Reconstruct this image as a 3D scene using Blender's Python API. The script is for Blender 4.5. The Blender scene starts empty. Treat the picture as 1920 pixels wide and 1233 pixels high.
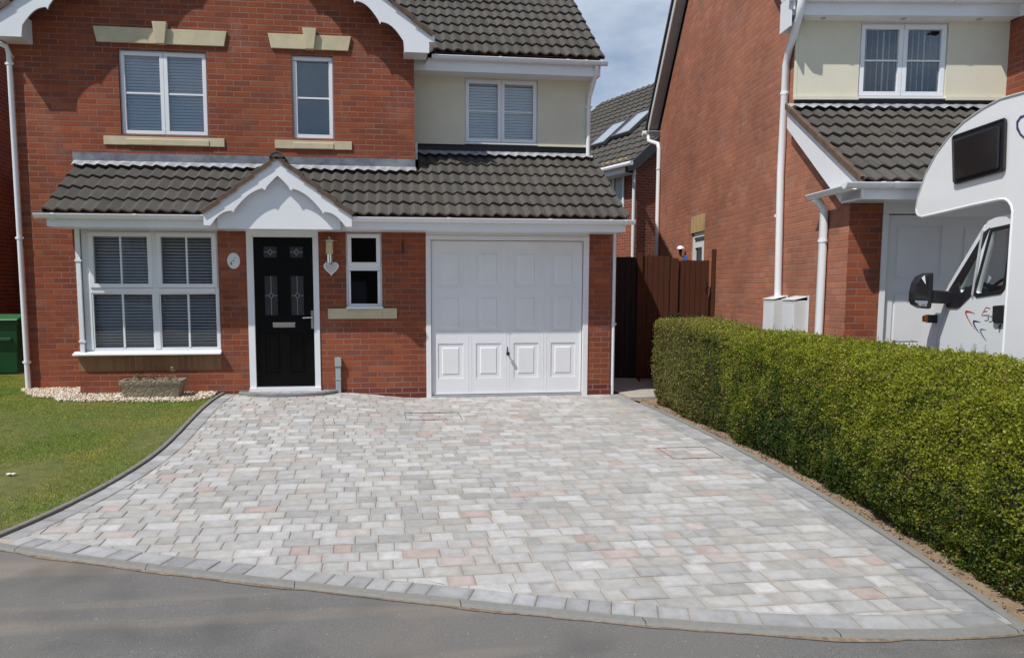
import bpy, math, random
import numpy as np
from mathutils import Vector, Matrix, noise
random.seed(7); rng = np.random.default_rng(7)
PI = math.pi; R = math.radians
scn = bpy.context.scene; COL = scn.collection

# ------------------------------------------------------------------ camera
F, CX, CY = 1455., 888., 688.
PIT = math.atan(147 / F); YAW = R(7.53)
CAM = np.array([-0.7518, -10.6515, 1.5003])
FW = np.array([math.sin(YAW)*math.cos(PIT), math.cos(YAW)*math.cos(PIT), -math.sin(PIT)])
RT = np.array([math.cos(YAW), -math.sin(YAW), 0.]); UP = np.cross(RT, FW)
cd = bpy.data.cameras.new('camera'); cam = bpy.data.objects.new('camera', cd); COL.objects.link(cam)
cd.sensor_fit = 'HORIZONTAL'; cd.sensor_width = 36; cd.lens = 36*F/1920
cd.shift_x = (960-CX)/1920; cd.shift_y = (CY-616.5)/1920
cd.clip_start = 0.05; cd.clip_end = 2000
M = Matrix(((RT[0], UP[0], -FW[0], CAM[0]), (RT[1], UP[1], -FW[1], CAM[1]), (RT[2], UP[2], -FW[2], CAM[2]), (0, 0, 0, 1)))
cam.matrix_world = M; scn.camera = cam

# ------------------------------------------------------------------ light
LD = Vector((0.60, 0.40, -1.0)).normalized()          # direction the sunlight travels
sl = bpy.data.lights.new('sun', 'SUN'); sl.energy = 4.1; sl.angle = R(0.5); sl.color = (1.0, 0.955, 0.89)
sun = bpy.data.objects.new('sun', sl); COL.objects.link(sun)
sun.rotation_mode = 'QUATERNION'; sun.rotation_quaternion = LD.to_track_quat('-Z', 'Y')
ELEV = math.asin(-LD.z); AZ = math.atan2(-LD.x, -LD.y)
W = bpy.data.worlds.new('World'); scn.world = W; W.use_nodes = True
nt = W.node_tree; nt.nodes.clear()
def wn(t, **k):
    n = nt.nodes.new(t)
    for a, b in k.items(): setattr(n, a, b)
    return n
out = wn('ShaderNodeOutputWorld'); bg = wn('ShaderNodeBackground')
sky = wn('ShaderNodeTexSky', sky_type='NISHITA', sun_disc=False)
sky.sun_elevation = ELEV; sky.sun_rotation = AZ; sky.air_density = 1.0; sky.dust_density = 0.25; sky.ozone_density = 3.0
tc = wn('ShaderNodeTexCoord'); mp = wn('ShaderNodeMapping'); mp.inputs['Scale'].default_value = (1.0, 1.0, 2.6)
mp.inputs['Location'].default_value = (0.35, 0.1, 0.95)
nz = wn('ShaderNodeTexNoise'); nz.inputs['Scale'].default_value = 2.6; nz.inputs['Detail'].default_value = 7; nz.inputs['Roughness'].default_value = 0.52
cr = wn('ShaderNodeValToRGB'); cr.color_ramp.elements[0].position = 0.47; cr.color_ramp.elements[1].position = 0.66
cl = wn('ShaderNodeRGB'); cl.outputs[0].default_value = (7.4, 8.2, 9.4, 1)
mx = wn('ShaderNodeMix', data_type='RGBA')
L = nt.links.new
L(tc.outputs['Generated'], mp.inputs['Vector']); L(mp.outputs[0], nz.inputs['Vector']); L(nz.outputs[0], cr.inputs[0])
mfac = wn('ShaderNodeMath', operation='MULTIPLY'); mfac.inputs[1].default_value = 0.85
L(cr.outputs[0], mfac.inputs[0]); L(mfac.outputs[0], mx.inputs[0])
L(sky.outputs[0], mx.inputs['A']); L(cl.outputs[0], mx.inputs['B']); L(mx.outputs['Result'], bg.inputs['Color'])
bg.inputs['Strength'].default_value = 0.095
L(bg.outputs[0], out.inputs[0])
scn.view_settings.view_transform = 'Standard'; scn.view_settings.look = 'None'
scn.view_settings.exposure = 0.0; scn.view_settings.gamma = 1.0
scn.cycles.max_bounces = 6; scn.cycles.transparent_max_bounces = 12
scn.cycles.use_denoising = True

# ------------------------------------------------------------------ unprojection onto the real planes
def ray(u, v): return FW + RT*(u-CX)/F - UP*(v-CY)/F
def onY(u, v, Y=0.):                       # point of a wall plane Y = const
    d = ray(u, v); q = CAM + d*(Y-CAM[1])/d[1]; return float(q[0]), float(q[2])
SL = 0.025
def onG(u, v):                             # point of the sloping ground
    d = ray(u, v); n = np.array([0, -SL, 1]); t = -(CAM@n)/(d@n); q = CAM+d*t
    return float(q[0]), float(q[1])
TH = R(6.43)
RO = np.array([4.425, -2.694, 0.])
RYp = np.array([math.sin(TH), math.cos(TH), 0]); RXp = np.array([math.cos(TH), -math.sin(TH), 0])
def onYr(u, v, y):
    d = ray(u, v); t = (y-(CAM-RO)@RYp)/(d@RYp); q = CAM+d*t-RO; return float(q@RXp), float(q[2])
def onXr(u, v, x=0.):
    d = ray(u, v); t = (x-(CAM-RO)@RXp)/(d@RXp); q = CAM+d*t-RO; return float(q@RYp), float(q[2])
def onGi(u, v):                            # point of the real, gently shaped ground
    d = ray(u, v); t = 9.
    for _ in range(60):
        q = CAM+d*t; e = q[2]-g(q[0], q[1]); t += e*4.0
    return float(q[0]), float(q[1])
def sst(a, b, x):
    t = min(1, max(0, (x-a)/(b-a))); return t*t*(3-2*t)
def g(x, y):                               # height of the front gardens and driveway
    z = SL*min(y, 0.) if y > -9 else SL*-9
    z += 0.10*sst(-0.05, -1.3, x)*sst(-3.2, -0.3, y)
    return z

# ------------------------------------------------------------------ mesh builder
class MB:
    def __init__(s): s.v = []; s.f = []; s.m = []; s.uv = []; s.c = []; s.col = (1, 1, 1, 1); s.usecol = False
    def face(s, pts, mi=0, uv=None):
        b = len(s.v); pts = [tuple(map(float, p)) for p in pts]; s.v += pts; s.f.append(tuple(range(b, b+len(pts)))); s.m.append(mi)
        if uv is None:
            a = Vector(pts[0]); n = Vector((0, 0, 0))
            for i in range(1, len(pts)-1): n += (Vector(pts[i])-a).cross(Vector(pts[i+1])-a)
            if n.length > 0: n.normalize()
            if abs(n.z) > 0.75: uv = [(p[0], p[1]) for p in pts]
            else:
                t = Vector((-n.y, n.x, 0)); t = t.normalized() if t.length > 0 else Vector((1, 0, 0))
                if abs(t.x) >= abs(t.y): t = t if t.x > 0 else -t
                else: t = t if t.y > 0 else -t
                uv = [(p[0]*t.x+p[1]*t.y, p[2]) for p in pts]
        s.uv += uv; s.c += [s.col]*len(pts)
    def box(s, x0, x1, y0, y1, z0, z1, mi=0):
        if x0 > x1: x0, x1 = x1, x0
        if y0 > y1: y0, y1 = y1, y0
        if z0 > z1: z0, z1 = z1, z0
        A = (x0, y0, z0); B = (x1, y0, z0); C = (x1, y1, z0); D = (x0, y1, z0); E = (x0, y0, z1); G_ = (x1, y0, z1); H = (x1, y1, z1); I = (x0, y1, z1)
        for q in ((A, B, G_, E), (B, C, H, G_), (C, D, I, H), (D, A, E, I), (E, G_, H, I), (D, C, B, A)): s.face(q, mi)
    def prism(s, poly, off, mi=0):         # poly: 3D points, extruded by off
        off = Vector(off); P = [Vector(p) for p in poly]; Q = [p+off for p in P]
        n = Vector((0, 0, 0))
        for i in range(1, len(P)-1): n += (P[i]-P[0]).cross(P[i+1]-P[0])
        if n.dot(off) > 0: P.reverse(); Q.reverse()
        s.face(P, mi); s.face(Q[::-1], mi)
        k = len(P)
        for i in range(k):
            j = (i+1) % k; s.face((P[i], Q[i], Q[j], P[j]), mi)
    def tube(s, pts, r, n=10, mi=0, cap=True):
        P = [Vector(p) for p in pts]; k = len(P); rr = r if isinstance(r, (list, tuple)) else [r]*k
        rings = []; prev = None
        for i, p in enumerate(P):
            t = (P[min(i+1, k-1)]-P[max(i-1, 0)]).normalized()
            a = prev if prev is not None else (Vector((0, 0, 1)) if abs(t.z) < .9 else Vector((1, 0, 0)))
            b = t.cross(a).normalized(); a = b.cross(t).normalized(); prev = a
            rings.append([p+(a*math.cos(2*PI*q/n)+b*math.sin(2*PI*q/n))*rr[i] for q in range(n)])
        for i in range(k-1):
            for q in range(n):
                w = (q+1) % n; s.face((rings[i][q], rings[i][w], rings[i+1][w], rings[i+1][q]), mi)
        if cap: s.face(rings[0][::-1], mi); s.face(rings[-1], mi)
    def lathe(s, cx, cy, prof, n=16, mi=0):    # prof: (r, z) bottom to top
        for (r0, z0), (r1, z1) in zip(prof, prof[1:]):
            for q in range(n):
                a = 2*PI*q/n; b = 2*PI*(q+1)/n
                s.face(((cx+r0*math.cos(a), cy+r0*math.sin(a), z0), (cx+r0*math.cos(b), cy+r0*math.sin(b), z0),
                        (cx+r1*math.cos(b), cy+r1*math.sin(b), z1), (cx+r1*math.cos(a), cy+r1*math.sin(a), z1)), mi)
    def build(s, name, mats, parent=None, smooth=False, merge=False, bevel=0):
        me = bpy.data.meshes.new(name); me.from_pydata(s.v, [], s.f)
        if not isinstance(mats, (list, tuple)): mats = [mats]
        for m in mats: me.materials.append(m)
        me.polygons.foreach_set('material_index', s.m)
        ul = me.uv_layers.new(name='UVMap'); ul.data.foreach_set('uv', np.array(s.uv, dtype=np.float32).ravel())
        if s.usecol:
            ca = me.color_attributes.new('tint', 'FLOAT_COLOR', 'CORNER'); ca.data.foreach_set('color', np.array(s.c, dtype=np.float32).ravel())
        if smooth: me.polygons.foreach_set('use_smooth', [True]*len(me.polygons))
        o = bpy.data.objects.new(name, me); COL.objects.link(o)
        if parent: o.parent = parent
        if merge or bevel:
            import bmesh
            bm = bmesh.new(); bm.from_mesh(me); bmesh.ops.remove_doubles(bm, verts=bm.verts, dist=1e-5); bm.to_mesh(me); bm.free()
        if smooth and merge:
            try: me.set_sharp_from_angle(angle=R(42))
            except Exception: pass
        if bevel:
            b = o.modifiers.new('bevel', 'BEVEL'); b.width = bevel; b.segments = 2; b.limit_method = 'ANGLE'; b.angle_limit = R(40)
        return o
def tag(o, label=None, cat=None, group=None, kind=None):
    if label: o['label'] = label
    if cat: o['category'] = cat
    if group: o['group'] = group
    if kind: o['kind'] = kind
    return o
def thing(name, label, cat, loc=(0, 0, 0), rz=0, group=None):
    o = bpy.data.objects.new(name, None); COL.objects.link(o); o.location = loc; o.rotation_euler = (0, 0, rz); o.empty_display_size = .2
    return tag(o, label, cat, group)
def bulk(name, verts, faces, mat, parent=None, tint=None, k=4, smooth=False):    # fast numpy mesh, faces all k-gons
    me = bpy.data.meshes.new(name); nv = len(verts); nf = len(faces)
    me.vertices.add(nv); me.vertices.foreach_set('co', np.asarray(verts, dtype=np.float32).ravel())
    me.loops.add(nf*k); me.loops.foreach_set('vertex_index', np.asarray(faces, dtype=np.int32).ravel())
    me.polygons.add(nf); me.polygons.foreach_set('loop_start', np.arange(0, nf*k, k, dtype=np.int32))
    me.update(calc_edges=True); me.validate()
    if tint is not None:
        ca = me.color_attributes.new('tint', 'FLOAT_COLOR', 'POINT'); ca.data.foreach_set('color', np.asarray(tint, dtype=np.float32).ravel())
    if smooth: me.polygons.foreach_set('use_smooth', [True]*len(me.polygons))
    me.materials.append(mat)
    o = bpy.data.objects.new(name, me); COL.objects.link(o)
    if parent: o.parent = parent
    return o

# ------------------------------------------------------------------ materials
class NT:
    def __init__(s, name):
        s.m = bpy.data.materials.new(name); s.m.use_nodes = True; s.t = s.m.node_tree; s.t.nodes.clear()
        s.o = s.n('ShaderNodeOutputMaterial'); s.b = s.n('ShaderNodeBsdfPrincipled'); s.l(s.b.outputs[0], s.o.inputs[0])
    def n(s, t, **k):
        n = s.t.nodes.new(t)
        for a, b in k.items(): setattr(n, a, b)
        return n
    def l(s, a, b): s.t.links.new(a, b)
    def math(s, op, a, b=None, c=None):
        n = s.n('ShaderNodeMath', operation=op)
        for i, x in enumerate((a, b, c)):
            if x is None: continue
            if isinstance(x, (int, float)): n.inputs[i].default_value = x
            else: s.l(x, n.inputs[i])
        return n.outputs[0]
    def mix(s, f, a, b, bt='MIX'):
        n = s.n('ShaderNodeMix', data_type='RGBA', blend_type=bt)
        for k, x in ((0, f), ('A', a), ('B', b)):
            i = n.inputs[k]
            if isinstance(x, (int, float)): i.default_value = x
            elif isinstance(x, (tuple, list)): i.default_value = (*x[:3], 1)
            else: s.l(x, i)
        return n.outputs['Result']
    def noise(s, scale, detail=4, rough=.5, vec=None, out=0, coord='Object', dist=0):
        if vec is None: vec = s.n('ShaderNodeTexCoord').outputs[coord]
        n = s.n('ShaderNodeTexNoise'); n.inputs['Scale'].default_value = scale; n.inputs['Detail'].default_value = detail
        n.inputs['Roughness'].default_value = rough; n.inputs['Distortion'].default_value = dist; s.l(vec, n.inputs['Vector']); return n.outputs[out]
    def ramp(s, f, stops, interp='LINEAR'):
        n = s.n('ShaderNodeValToRGB'); n.color_ramp.interpolation = interp; e = n.color_ramp.elements
        while len(e) < len(stops): e.new(0.5)
        for i, (p, c) in enumerate(stops):
            e[i].position = p; e[i].color = (c, c, c, 1) if isinstance(c, (int, float)) else (*c, 1)
        s.l(f, n.inputs[0]); return n.outputs[0]
    def set(s, **k):
        names = dict(col='Base Color', rough='Roughness', metal='Metallic', spec='Specular IOR Level', coat='Coat Weight', crough='Coat Roughness', sss='Subsurface Weight', trans='Transmission Weight')
        for a, x in k.items():
            i = s.b.inputs[names[a]]
            if isinstance(x, (int, float)): i.default_value = x
            elif isinstance(x, (tuple, list)): i.default_value = (*x[:3], 1)
            else: s.l(x, i)
        return s
    def bump(s, h, strength=.5, dist=.01):
        n = s.n('ShaderNodeBump'); n.inputs['Strength'].default_value = strength; n.inputs['Distance'].default_value = dist
        s.l(h, n.inputs['Height']); s.l(n.outputs[0], s.b.inputs['Normal']); return s
def plain(name, col, rough=.5, var=.12, nscale=3., metal=0., spec=.5, bump=0., bscale=60., coat=0., dirt=None):
    t = NT(name); f = t.noise(nscale, 5, .6); lo = tuple(c*(1-var) for c in col); hi = tuple(min(1, c*(1+var)) for c in col)
    c = t.mix(t.ramp(f, [(.3, 0.), (.7, 1.)]), lo, hi)
    if dirt:
        d = t.ramp(t.noise(1.3, 8, .7), [(.48, 0.), (.75, 1.)]); c = t.mix(t.math('MULTIPLY', d, dirt[1]), c, dirt[0])
    t.set(col=c, rough=rough, metal=metal, spec=spec, coat=coat)
    if bump: t.bump(t.noise(bscale, 6, .6), bump, .01)
    return t.m
def brickmat(name, cols, mortar, mstr=1., bw=.225, bh=.075, soldier=False, tone=1., mw=.010, eff=.25):
    t = NT(name); uv = t.n('ShaderNodeTexCoord').outputs['UV']; sp = t.n('ShaderNodeSeparateXYZ'); t.l(uv, sp.inputs[0])
    wob = t.noise(9, 3, .5, vec=uv, out=1); ws = t.n('ShaderNodeSeparateXYZ'); t.l(wob, ws.inputs[0])
    u = t.math('ADD', sp.outputs[0], t.math('MULTIPLY', t.math('SUBTRACT', ws.outputs[0], .5), .006))
    v = t.math('ADD', sp.outputs[1], t.math('MULTIPLY', t.math('SUBTRACT', ws.outputs[1], .5), .006))
    if soldier: row = t.math('MULTIPLY', v, 0.); u2 = t.math('DIVIDE', u, bh); fv = t.math('FRACT', t.math('DIVIDE', t.math('ADD', v, 10.), 10.)); W_, H_ = bh, 10.
    else:
        vr = t.math('DIVIDE', v, bh); row = t.math('FLOOR', vr); fv = t.math('FRACT', vr)
        off = t.math('MULTIPLY', t.math('FLOORED_MODULO', row, 2.), .5); u2 = t.math('ADD', t.math('DIVIDE', u, bw), off); W_, H_ = bw, bh
    colid = t.math('FLOOR', u2); fu = t.math('FRACT', u2)
    cb = t.n('ShaderNodeCombineXYZ'); t.l(colid, cb.inputs[0]); t.l(row, cb.inputs[1])
    wn_ = t.n('ShaderNodeTexWhiteNoise', noise_dimensions='2D'); t.l(cb.outputs[0], wn_.inputs['Vector'])
    n = len(cols); c = t.ramp(wn_.outputs['Value'], [(i/n, cc) for i, cc in enumerate(cols)], 'CONSTANT')
    # tonal variation inside and across bricks
    c = t.mix(.40, c, t.mix(t.noise(45, 4, .6, vec=uv), tuple(x*.55 for x in cols[0]), tuple(min(1, x*1.5) for x in cols[0])), 'MIX')
    big = t.ramp(t.noise(.9, 4, .55, vec=uv), [(.3, .76), (.7, 1.16)]); c = t.mix(1., c, big, 'MULTIPLY'); c = t.mix(t.ramp(t.noise(2.6, 5, .65, vec=uv), [(.50, 0.), (.72, .35)]), c, (.15, .075, .060))
    du = t.math('MULTIPLY', t.math('SUBTRACT', .5, t.math('ABSOLUTE', t.math('SUBTRACT', fu, .5))), W_)
    dv = t.math('MULTIPLY', t.math('SUBTRACT', .5, t.math('ABSOLUTE', t.math('SUBTRACT', fv, .5))), H_)
    d = t.math('MINIMUM', du, dv)
    mm = t.n('ShaderNodeMapRange'); mm.interpolation_type = 'SMOOTHSTEP'; t.l(d, mm.inputs[0]); mm.inputs[1].default_value = mw*.35; mm.inputs[2].default_value = mw*.75
    mvar = t.mix(t.ramp(t.noise(2.2, 5, .6, vec=uv), [(.35, 0.), (.65, 1.)]), tuple(x*.6 for x in mortar), mortar)
    c = t.mix(mm.outputs[0], mvar, c)
    if eff:   # pale lime bloom low on the wall and in patches
        e = t.ramp(t.noise(1.7, 7, .7, vec=uv), [(.56, 0.), (.72, 1.)]); c = t.mix(t.math('MULTIPLY', e, eff), c, (.36, .28, .25))
    if tone != 1.: c = t.mix(1., c, (tone, tone, tone), 'MULTIPLY')
    t.set(col=c, rough=.88, spec=.25)
    hb = t.math('ADD', mm.outputs[0], t.math('MULTIPLY', t.noise(70, 5, .7, vec=uv), .5)); t.bump(hb, .55, .006)
    return t.m
RED = [(.268, .070, .033), (.225, .058, .031), (.295, .082, .037), (.195, .058, .038), (.275, .074, .034), (.335, .105, .046), (.165, .058, .045), (.250, .062, .031), (.31, .080, .034), (.215, .066, .045)]
m_brick = brickmat('red_brick', RED, (.30, .175, .13))
m_plinth = brickmat('plinth_brick', [(.175, .040, .028), (.155, .036, .026), (.195, .045, .029), (.135, .034, .027)], (.33, .22, .18))
m_brick_r = brickmat('red_brick_pale', [(.40, .155, .092), (.36, .135, .08), (.43, .175, .10), (.33, .13, .088), (.40, .145, .082), (.44, .19, .115)], (.36, .225, .17), eff=.4)
m_soldier = brickmat('buff_soldier_brick', [(.29, .155, .075), (.26, .135, .068), (.32, .18, .09), (.24, .12, .06)], (.34, .23, .14), soldier=True, eff=0)
m_buffbrick = brickmat('buff_lintel_brick', [(.55, .38, .18), (.50, .34, .16), (.58, .42, .2)], (.5, .4, .25), soldier=True, eff=0)
m_render = plain('cream_render', (.70, .665, .535), .9, .05, 1.2, bump=.25, bscale=140, spec=.2, dirt=((.56, .54, .45), .35))
m_white = plain('white_upvc', (.80, .82, .85), .28, .03, 1.5, dirt=((.62, .63, .62), .25))
m_gar = plain('white_painted_steel', (.79, .80, .82), .38, .02, 1.0, dirt=((.62, .61, .58), .35))
m_stone = plain('buff_cast_stone', (.56, .50, .34), .85, .10, 5, bump=.25, bscale=150, dirt=((.40, .34, .22), .4))
m_lead = plain('lead_flashing', (.19, .20, .23), .45, .35, 6, metal=.3, bump=.35, bscale=25, dirt=((.42, .43, .45), .7))
m_leadw = plain('weathered_lead_apron', (.36, .38, .40), .5, .35, 7, metal=.1, bump=.35, bscale=30)
m_meter = plain('meter_box_white', (.66, .68, .68), .5, .05, dirt=((.5, .5, .45), .3))
m_dark = plain('black_membrane', (.02, .02, .024), .6, .3, 6)
m_black = plain('black_door_skin', (.0025, .0025, .003), .3, .2, 2, spec=.16)
m_blackp = plain('black_plastic', (.018, .018, .022), .42, .2, 8)
m_chrome = plain('polished_chrome', (.72, .72, .74), .16, .05, 3, metal=1.)
m_ggrey = plain('grey_plastic', (.36, .38, .40), .5, .1, 4)
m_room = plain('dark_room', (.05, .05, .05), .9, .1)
m_slat = plain('blind_slat', (.90, .90, .89), .55, .04)
m_curtain = plain('vertical_blind', (.78, .80, .76), .8, .1)
m_asphalt = None
def tilemat(name, base, alt):
    t = NT(name); uv = t.n('ShaderNodeTexCoord').outputs['UV']; sp = t.n('ShaderNodeSeparateXYZ'); t.l(uv, sp.inputs[0])
    cb = t.n('ShaderNodeCombineXYZ'); t.l(t.math('FLOOR', t.math('DIVIDE', sp.outputs[0], .30)), cb.inputs[0]); t.l(t.math('FLOOR', t.math('ADD', sp.outputs[1], .001)), cb.inputs[1])
    w = t.n('ShaderNodeTexWhiteNoise', noise_dimensions='2D'); t.l(cb.outputs[0], w.inputs['Vector'])
    c = t.mix(w.outputs['Value'], base, alt)
    c = t.mix(t.ramp(t.noise(3.2, 7, .7), [(.45, 0.), (.7, .75)]), c, (.105, .092, .076))
    c = t.mix(t.ramp(t.noise(38, 5, .75), [(.45, 0.), (.75, .6)]), c, tuple(x*.45 for x in base))
    c = t.mix(t.ramp(t.noise(22, 3, .6), [(.70, 0.), (.78, .5)]), c, (.19, .17, .11))
    t.set(col=c, rough=.85, spec=.3); t.bump(t.noise(160, 5, .7), .4, .004); return t.m
m_tile = tilemat('grey_brown_roof_tile', (.074, .071, .064), (.108, .102, .092))
m_tiledge = plain('tile_edge_brown', (.115, .072, .048), .9, .3, 12)
def glassmat(name, tint=(1, 1, 1), refl=1.0, rough=.02):
    t = NT(name); t.t.nodes.remove(t.b)
    tr = t.n('ShaderNodeBsdfTransparent'); tr.inputs[0].default_value = (*tint, 1)
    gl = t.n('ShaderNodeBsdfGlossy'); gl.inputs['Roughness'].default_value = rough; gl.inputs[0].default_value = (1, 1, 1, 1)
    fr = t.n('ShaderNodeFresnel'); fr.inputs[0].default_value = 1.6
    bm = t.n('ShaderNodeBump'); bm.inputs['Strength'].default_value = .04; bm.inputs['Distance'].default_value = .02; t.l(t.noise(2.5, 2, .4), bm.inputs['Height'])
    t.l(bm.outputs[0], gl.inputs['Normal'])
    mx_ = t.n('ShaderNodeMixShader'); t.l(t.math('MULTIPLY', fr.outputs[0], refl), mx_.inputs[0]); t.l(tr.outputs[0], mx_.inputs[1]); t.l(gl.outputs[0], mx_.inputs[2]); t.l(mx_.outputs[0], t.o.inputs[0])
    return t.m
m_glass = glassmat('window_glass', (.93, .96, .99), 1.15)
m_glassd = glassmat('dark_glass', (.10, .10, .11), .45)
m_glasscab = glassmat('cab_glass', (.88, .93, .93), .3)
m_frost = plain('obscure_glass', (.17, .18, .18), .35, .08, 30, bump=.2, bscale=120)
m_doorglass = plain('leaded_obscure_glass', (.022, .024, .028), .30, .5, 30, bump=.3, bscale=90)
m_caming = plain('bright_caming', (.55, .57, .58), .35, .05, metal=.4)

# ------------------------------------------------------------------ generic builders
def wall_holes(mb, x0, x1, z0, z1, y, holes, rev=.10, mi=0):
    xs = sorted({x0, x1, *[h[0] for h in holes], *[h[1] for h in holes]}); zs = sorted({z0, z1, *[h[2] for h in holes], *[h[3] for h in holes]})
    for a, b in zip(xs, xs[1:]):
        for c, d in zip(zs, zs[1:]):
            cx, cz = (a+b)/2, (c+d)/2
            if a < x0-1e-6 or b > x1+1e-6 or c < z0-1e-6 or d > z1+1e-6: continue
            if any(h[0] < cx < h[1] and h[2] < cz < h[3] for h in holes): continue
            mb.face(((a, y, c), (b, y, c), (b, y, d), (a, y, d)), mi)
    for h in holes:
        a, b, c, d = h[:4]; e = y+rev
        mb.face(((a, y, c), (a, e, c), (a, e, d), (a, y, d)), mi); mb.face(((b, e, c), (b, y, c), (b, y, d), (b, e, d)), mi)
        mb.face(((a, y, d), (a, e, d), (b, e, d), (b, y, d)), mi); mb.face(((a, e, c), (a, y, c), (b, y, c), (b, e, c)), mi)
def ring(mb, x0, x1, z0, z1, w, y0, y1, mi=0):
    mb.box(x0, x1, y0, y1, z1-w, z1, mi); mb.box(x0, x1, y0, y1, z0, z0+w, mi)
    mb.box(x0, x0+w, y0, y1, z0+w, z1-w, mi); mb.box(x1-w, x1, y0, y1, z0+w, z1-w, mi)
def slat_blind(parent, x0, x1, z0, z1, y, pitch=.041, ang=34, mat=None, name='venetian_blind', w=.042):
    mb = MB(); a = R(ang); z = z1-.03
    while z > z0+.01:
        dy = math.cos(a)*w/2; dz = math.sin(a)*w/2
        sag = random.uniform(-.0012, .0012)
        mb.face(((x0, y-dy, z-dz+sag), (x1, y-dy, z-dz-sag), (x1, y, z+.002-sag), (x0, y, z+.002+sag)))
        mb.face(((x0, y, z+.002+sag), (x1, y, z+.002-sag), (x1, y+dy, z+dz-sag), (x0, y+dy, z+dz+sag))); z -= pitch
    for fx in (.12, .5, .88):
        xx = x0+(x1-x0)*fx; mb.box(xx-.001, xx+.001, y-.014, y-.0125, z0, z1)
    mb.box(x0, x1, y-.02, y+.02, z1-.03, z1); mb.box(x0, x1, y-.012, y+.012, z0, z0+.012)
    return mb.build(name, mat or m_slat, parent)
def vert_blind(parent, x0, x1, z0, z1, y):
    mb = MB(); n = int((x1-x0)/.075)
    for i in range(n):
        xx = x0+.04+i*.075; a = R(random.uniform(48, 62)); dx = math.cos(a)*.044; dy = math.sin(a)*.044
        mb.face(((xx-dx, y-dy, z0), (xx+dx, y+dy, z0), (xx+dx, y+dy, z1), (xx-dx, y-dy, z1)))
    return mb.build('vertical_blind', m_curtain, parent)
def pane(parent, x0, x1, z0, z1, y, mat=None):
    mb = MB(); mb.box(x0, x1, y, y+.006, z0, z1); return mb.build('pane', mat or m_glass, parent)
def casement(parent, x0, x1, z0, z1, y, cols=2, bars=1, blind='slat', glass=None, sill=True, fo=.035, so=.048, th=.012, ang=64):
    """white window of `cols` side-by-side sashes, each with a thin mid rail"""
    mb = MB(); ring(mb, x0, x1, z0, z1, fo, y, y+.06)
    n = cols; w = (x1-x0)/n; cells = []
    for i in range(n):
        a = x0+i*w+(fo*.55 if i == 0 else .004); b = x0+(i+1)*w-(fo*.55 if i == n-1 else .004)
        ring(mb, a, b, z0+fo*.55, z1-fo*.55, so, y-.016, y+.045)
        a2, b2, c2, d2 = a+so, b-so, z0+fo*.55+so, z1-fo*.55-so
        for k in range(1, bars+1):
            zz = c2+(d2-c2)*k/(bars+1); mb.box(a2, b2, y-.006, y+.012, zz-th, zz+th)
        cells.append((a2, b2, c2, d2))
    if n > 1:
        for i in range(1, n): mb.box(x0+i*w-.0035, x0+i*w+.0035, y-.004, y+.05, z0+fo, z1-fo)
    o = mb.build('window', m_white, parent, bevel=.003)
    for c in cells: pane(o, c[0]-.004, c[1]+.004, c[2]-.004, c[3]+.004, y+.016, glass)
    if blind == 'slat':
        slat_blind(o, x0+fo+.01, x1-fo-.01, z0+fo, z1-fo, y+.085, ang=ang)
    elif blind == 'vert': vert_blind(o, x0+fo+.01, x1-fo-.01, z0+fo, z1-fo, y+.14)
    if sill:
        s = MB(); s.box(x0-.012, x1+.012, y-.05, y+.02, z0-.022, z0-.001); s.build('sill', m_white, o, bevel=.004)
    return o
def tile_roof(name, P0, U, S, W_, Lh, parent, gauge=.34, pitch=.15, umin=None, umax=None, mat=None, amp=.017, step=.034, du=.025, edge=None):
    """interlocking wavy tiles laid in courses: U along the eave, S up the slope"""
    P0 = Vector(P0); U = Vector(U).normalized(); S = Vector(S).normalized(); N = U.cross(S).normalized()
    if N.z < 0: N = -N
    mb = MB(); k = 0; s0 = 0.
    def h(u):
        t = (u/pitch) % 1.0; return amp*(math.sin(2*PI*t+.55*math.sin(2*PI*t)))
    while s0 < Lh-.02:
        s1 = min(s0+gauge, Lh); full = gauge
        a = umin(s0+.17) if umin else 0.; b = umax(s0+.17) if umax else W_
        jit = random.uniform(-.004, .004); n = max(1, int(round((b-a)/du)))
        us = [a+(b-a)*i/n for i in range(n+1)]
        top = step*(1-(s1-s0)/full*.82)
        tj = {}
        def tz(u):
            q = math.floor(u/.30); 
            if q not in tj: tj[q] = random.uniform(-.004, .004)
            return tj[q]
        for i in range(n):
            u0, u1 = us[i], us[i+1]; j0 = tz((u0+u1)/2)
            A = P0+U*u0+S*(s0+jit+j0*1.5)+N*(h(u0)+step+j0); B = P0+U*u1+S*(s0+jit+j0*1.5)+N*(h(u1)+step+j0)
            C = P0+U*u1+S*(s1+.01)+N*(h(u1)+top-.004); D = P0+U*u0+S*(s1+.01)+N*(h(u0)+top-.004)
            mb.face((A, B, C, D), 0, [(u0, k), (u1, k), (u1, k+.99), (u0, k+.99)])
            th = N*.022; A2, B2 = A-th, B-th
            mb.face((A2, B2, B, A), 1, [(u0, k), (u1, k), (u1, k+.1), (u0, k+.1)])
            A3, B3 = A2+S*.10, B2+S*.10
            mb.face((A3, B3, B2, A2), 1, [(u0, k), (u1, k), (u1, k+.1), (u0, k+.1)])
        for u in (a, b):  # verge thickness
            A = P0+U*u+S*s0+N*(h(u)+step); D = P0+U*u+S*s1+N*(h(u)+top)
            mb.face((A, D, D-N*.05, A-N*.05), 1)
        s0 += gauge; k += 1
    # underlay closing the roof
    a0 = umin(0) if umin else 0.; b0 = umax(0) if umax else W_; a1 = umin(Lh) if umin else 0.; b1 = umax(Lh) if umax else W_
    mb.face((P0+U*a0-N*.02, P0+U*b0-N*.02, P0+U*b1+S*Lh-N*.02, P0+U*a1+S*Lh-N*.02), 1)
    return mb.build(name, [mat or m_tile, edge or m_tiledge], parent)
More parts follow.
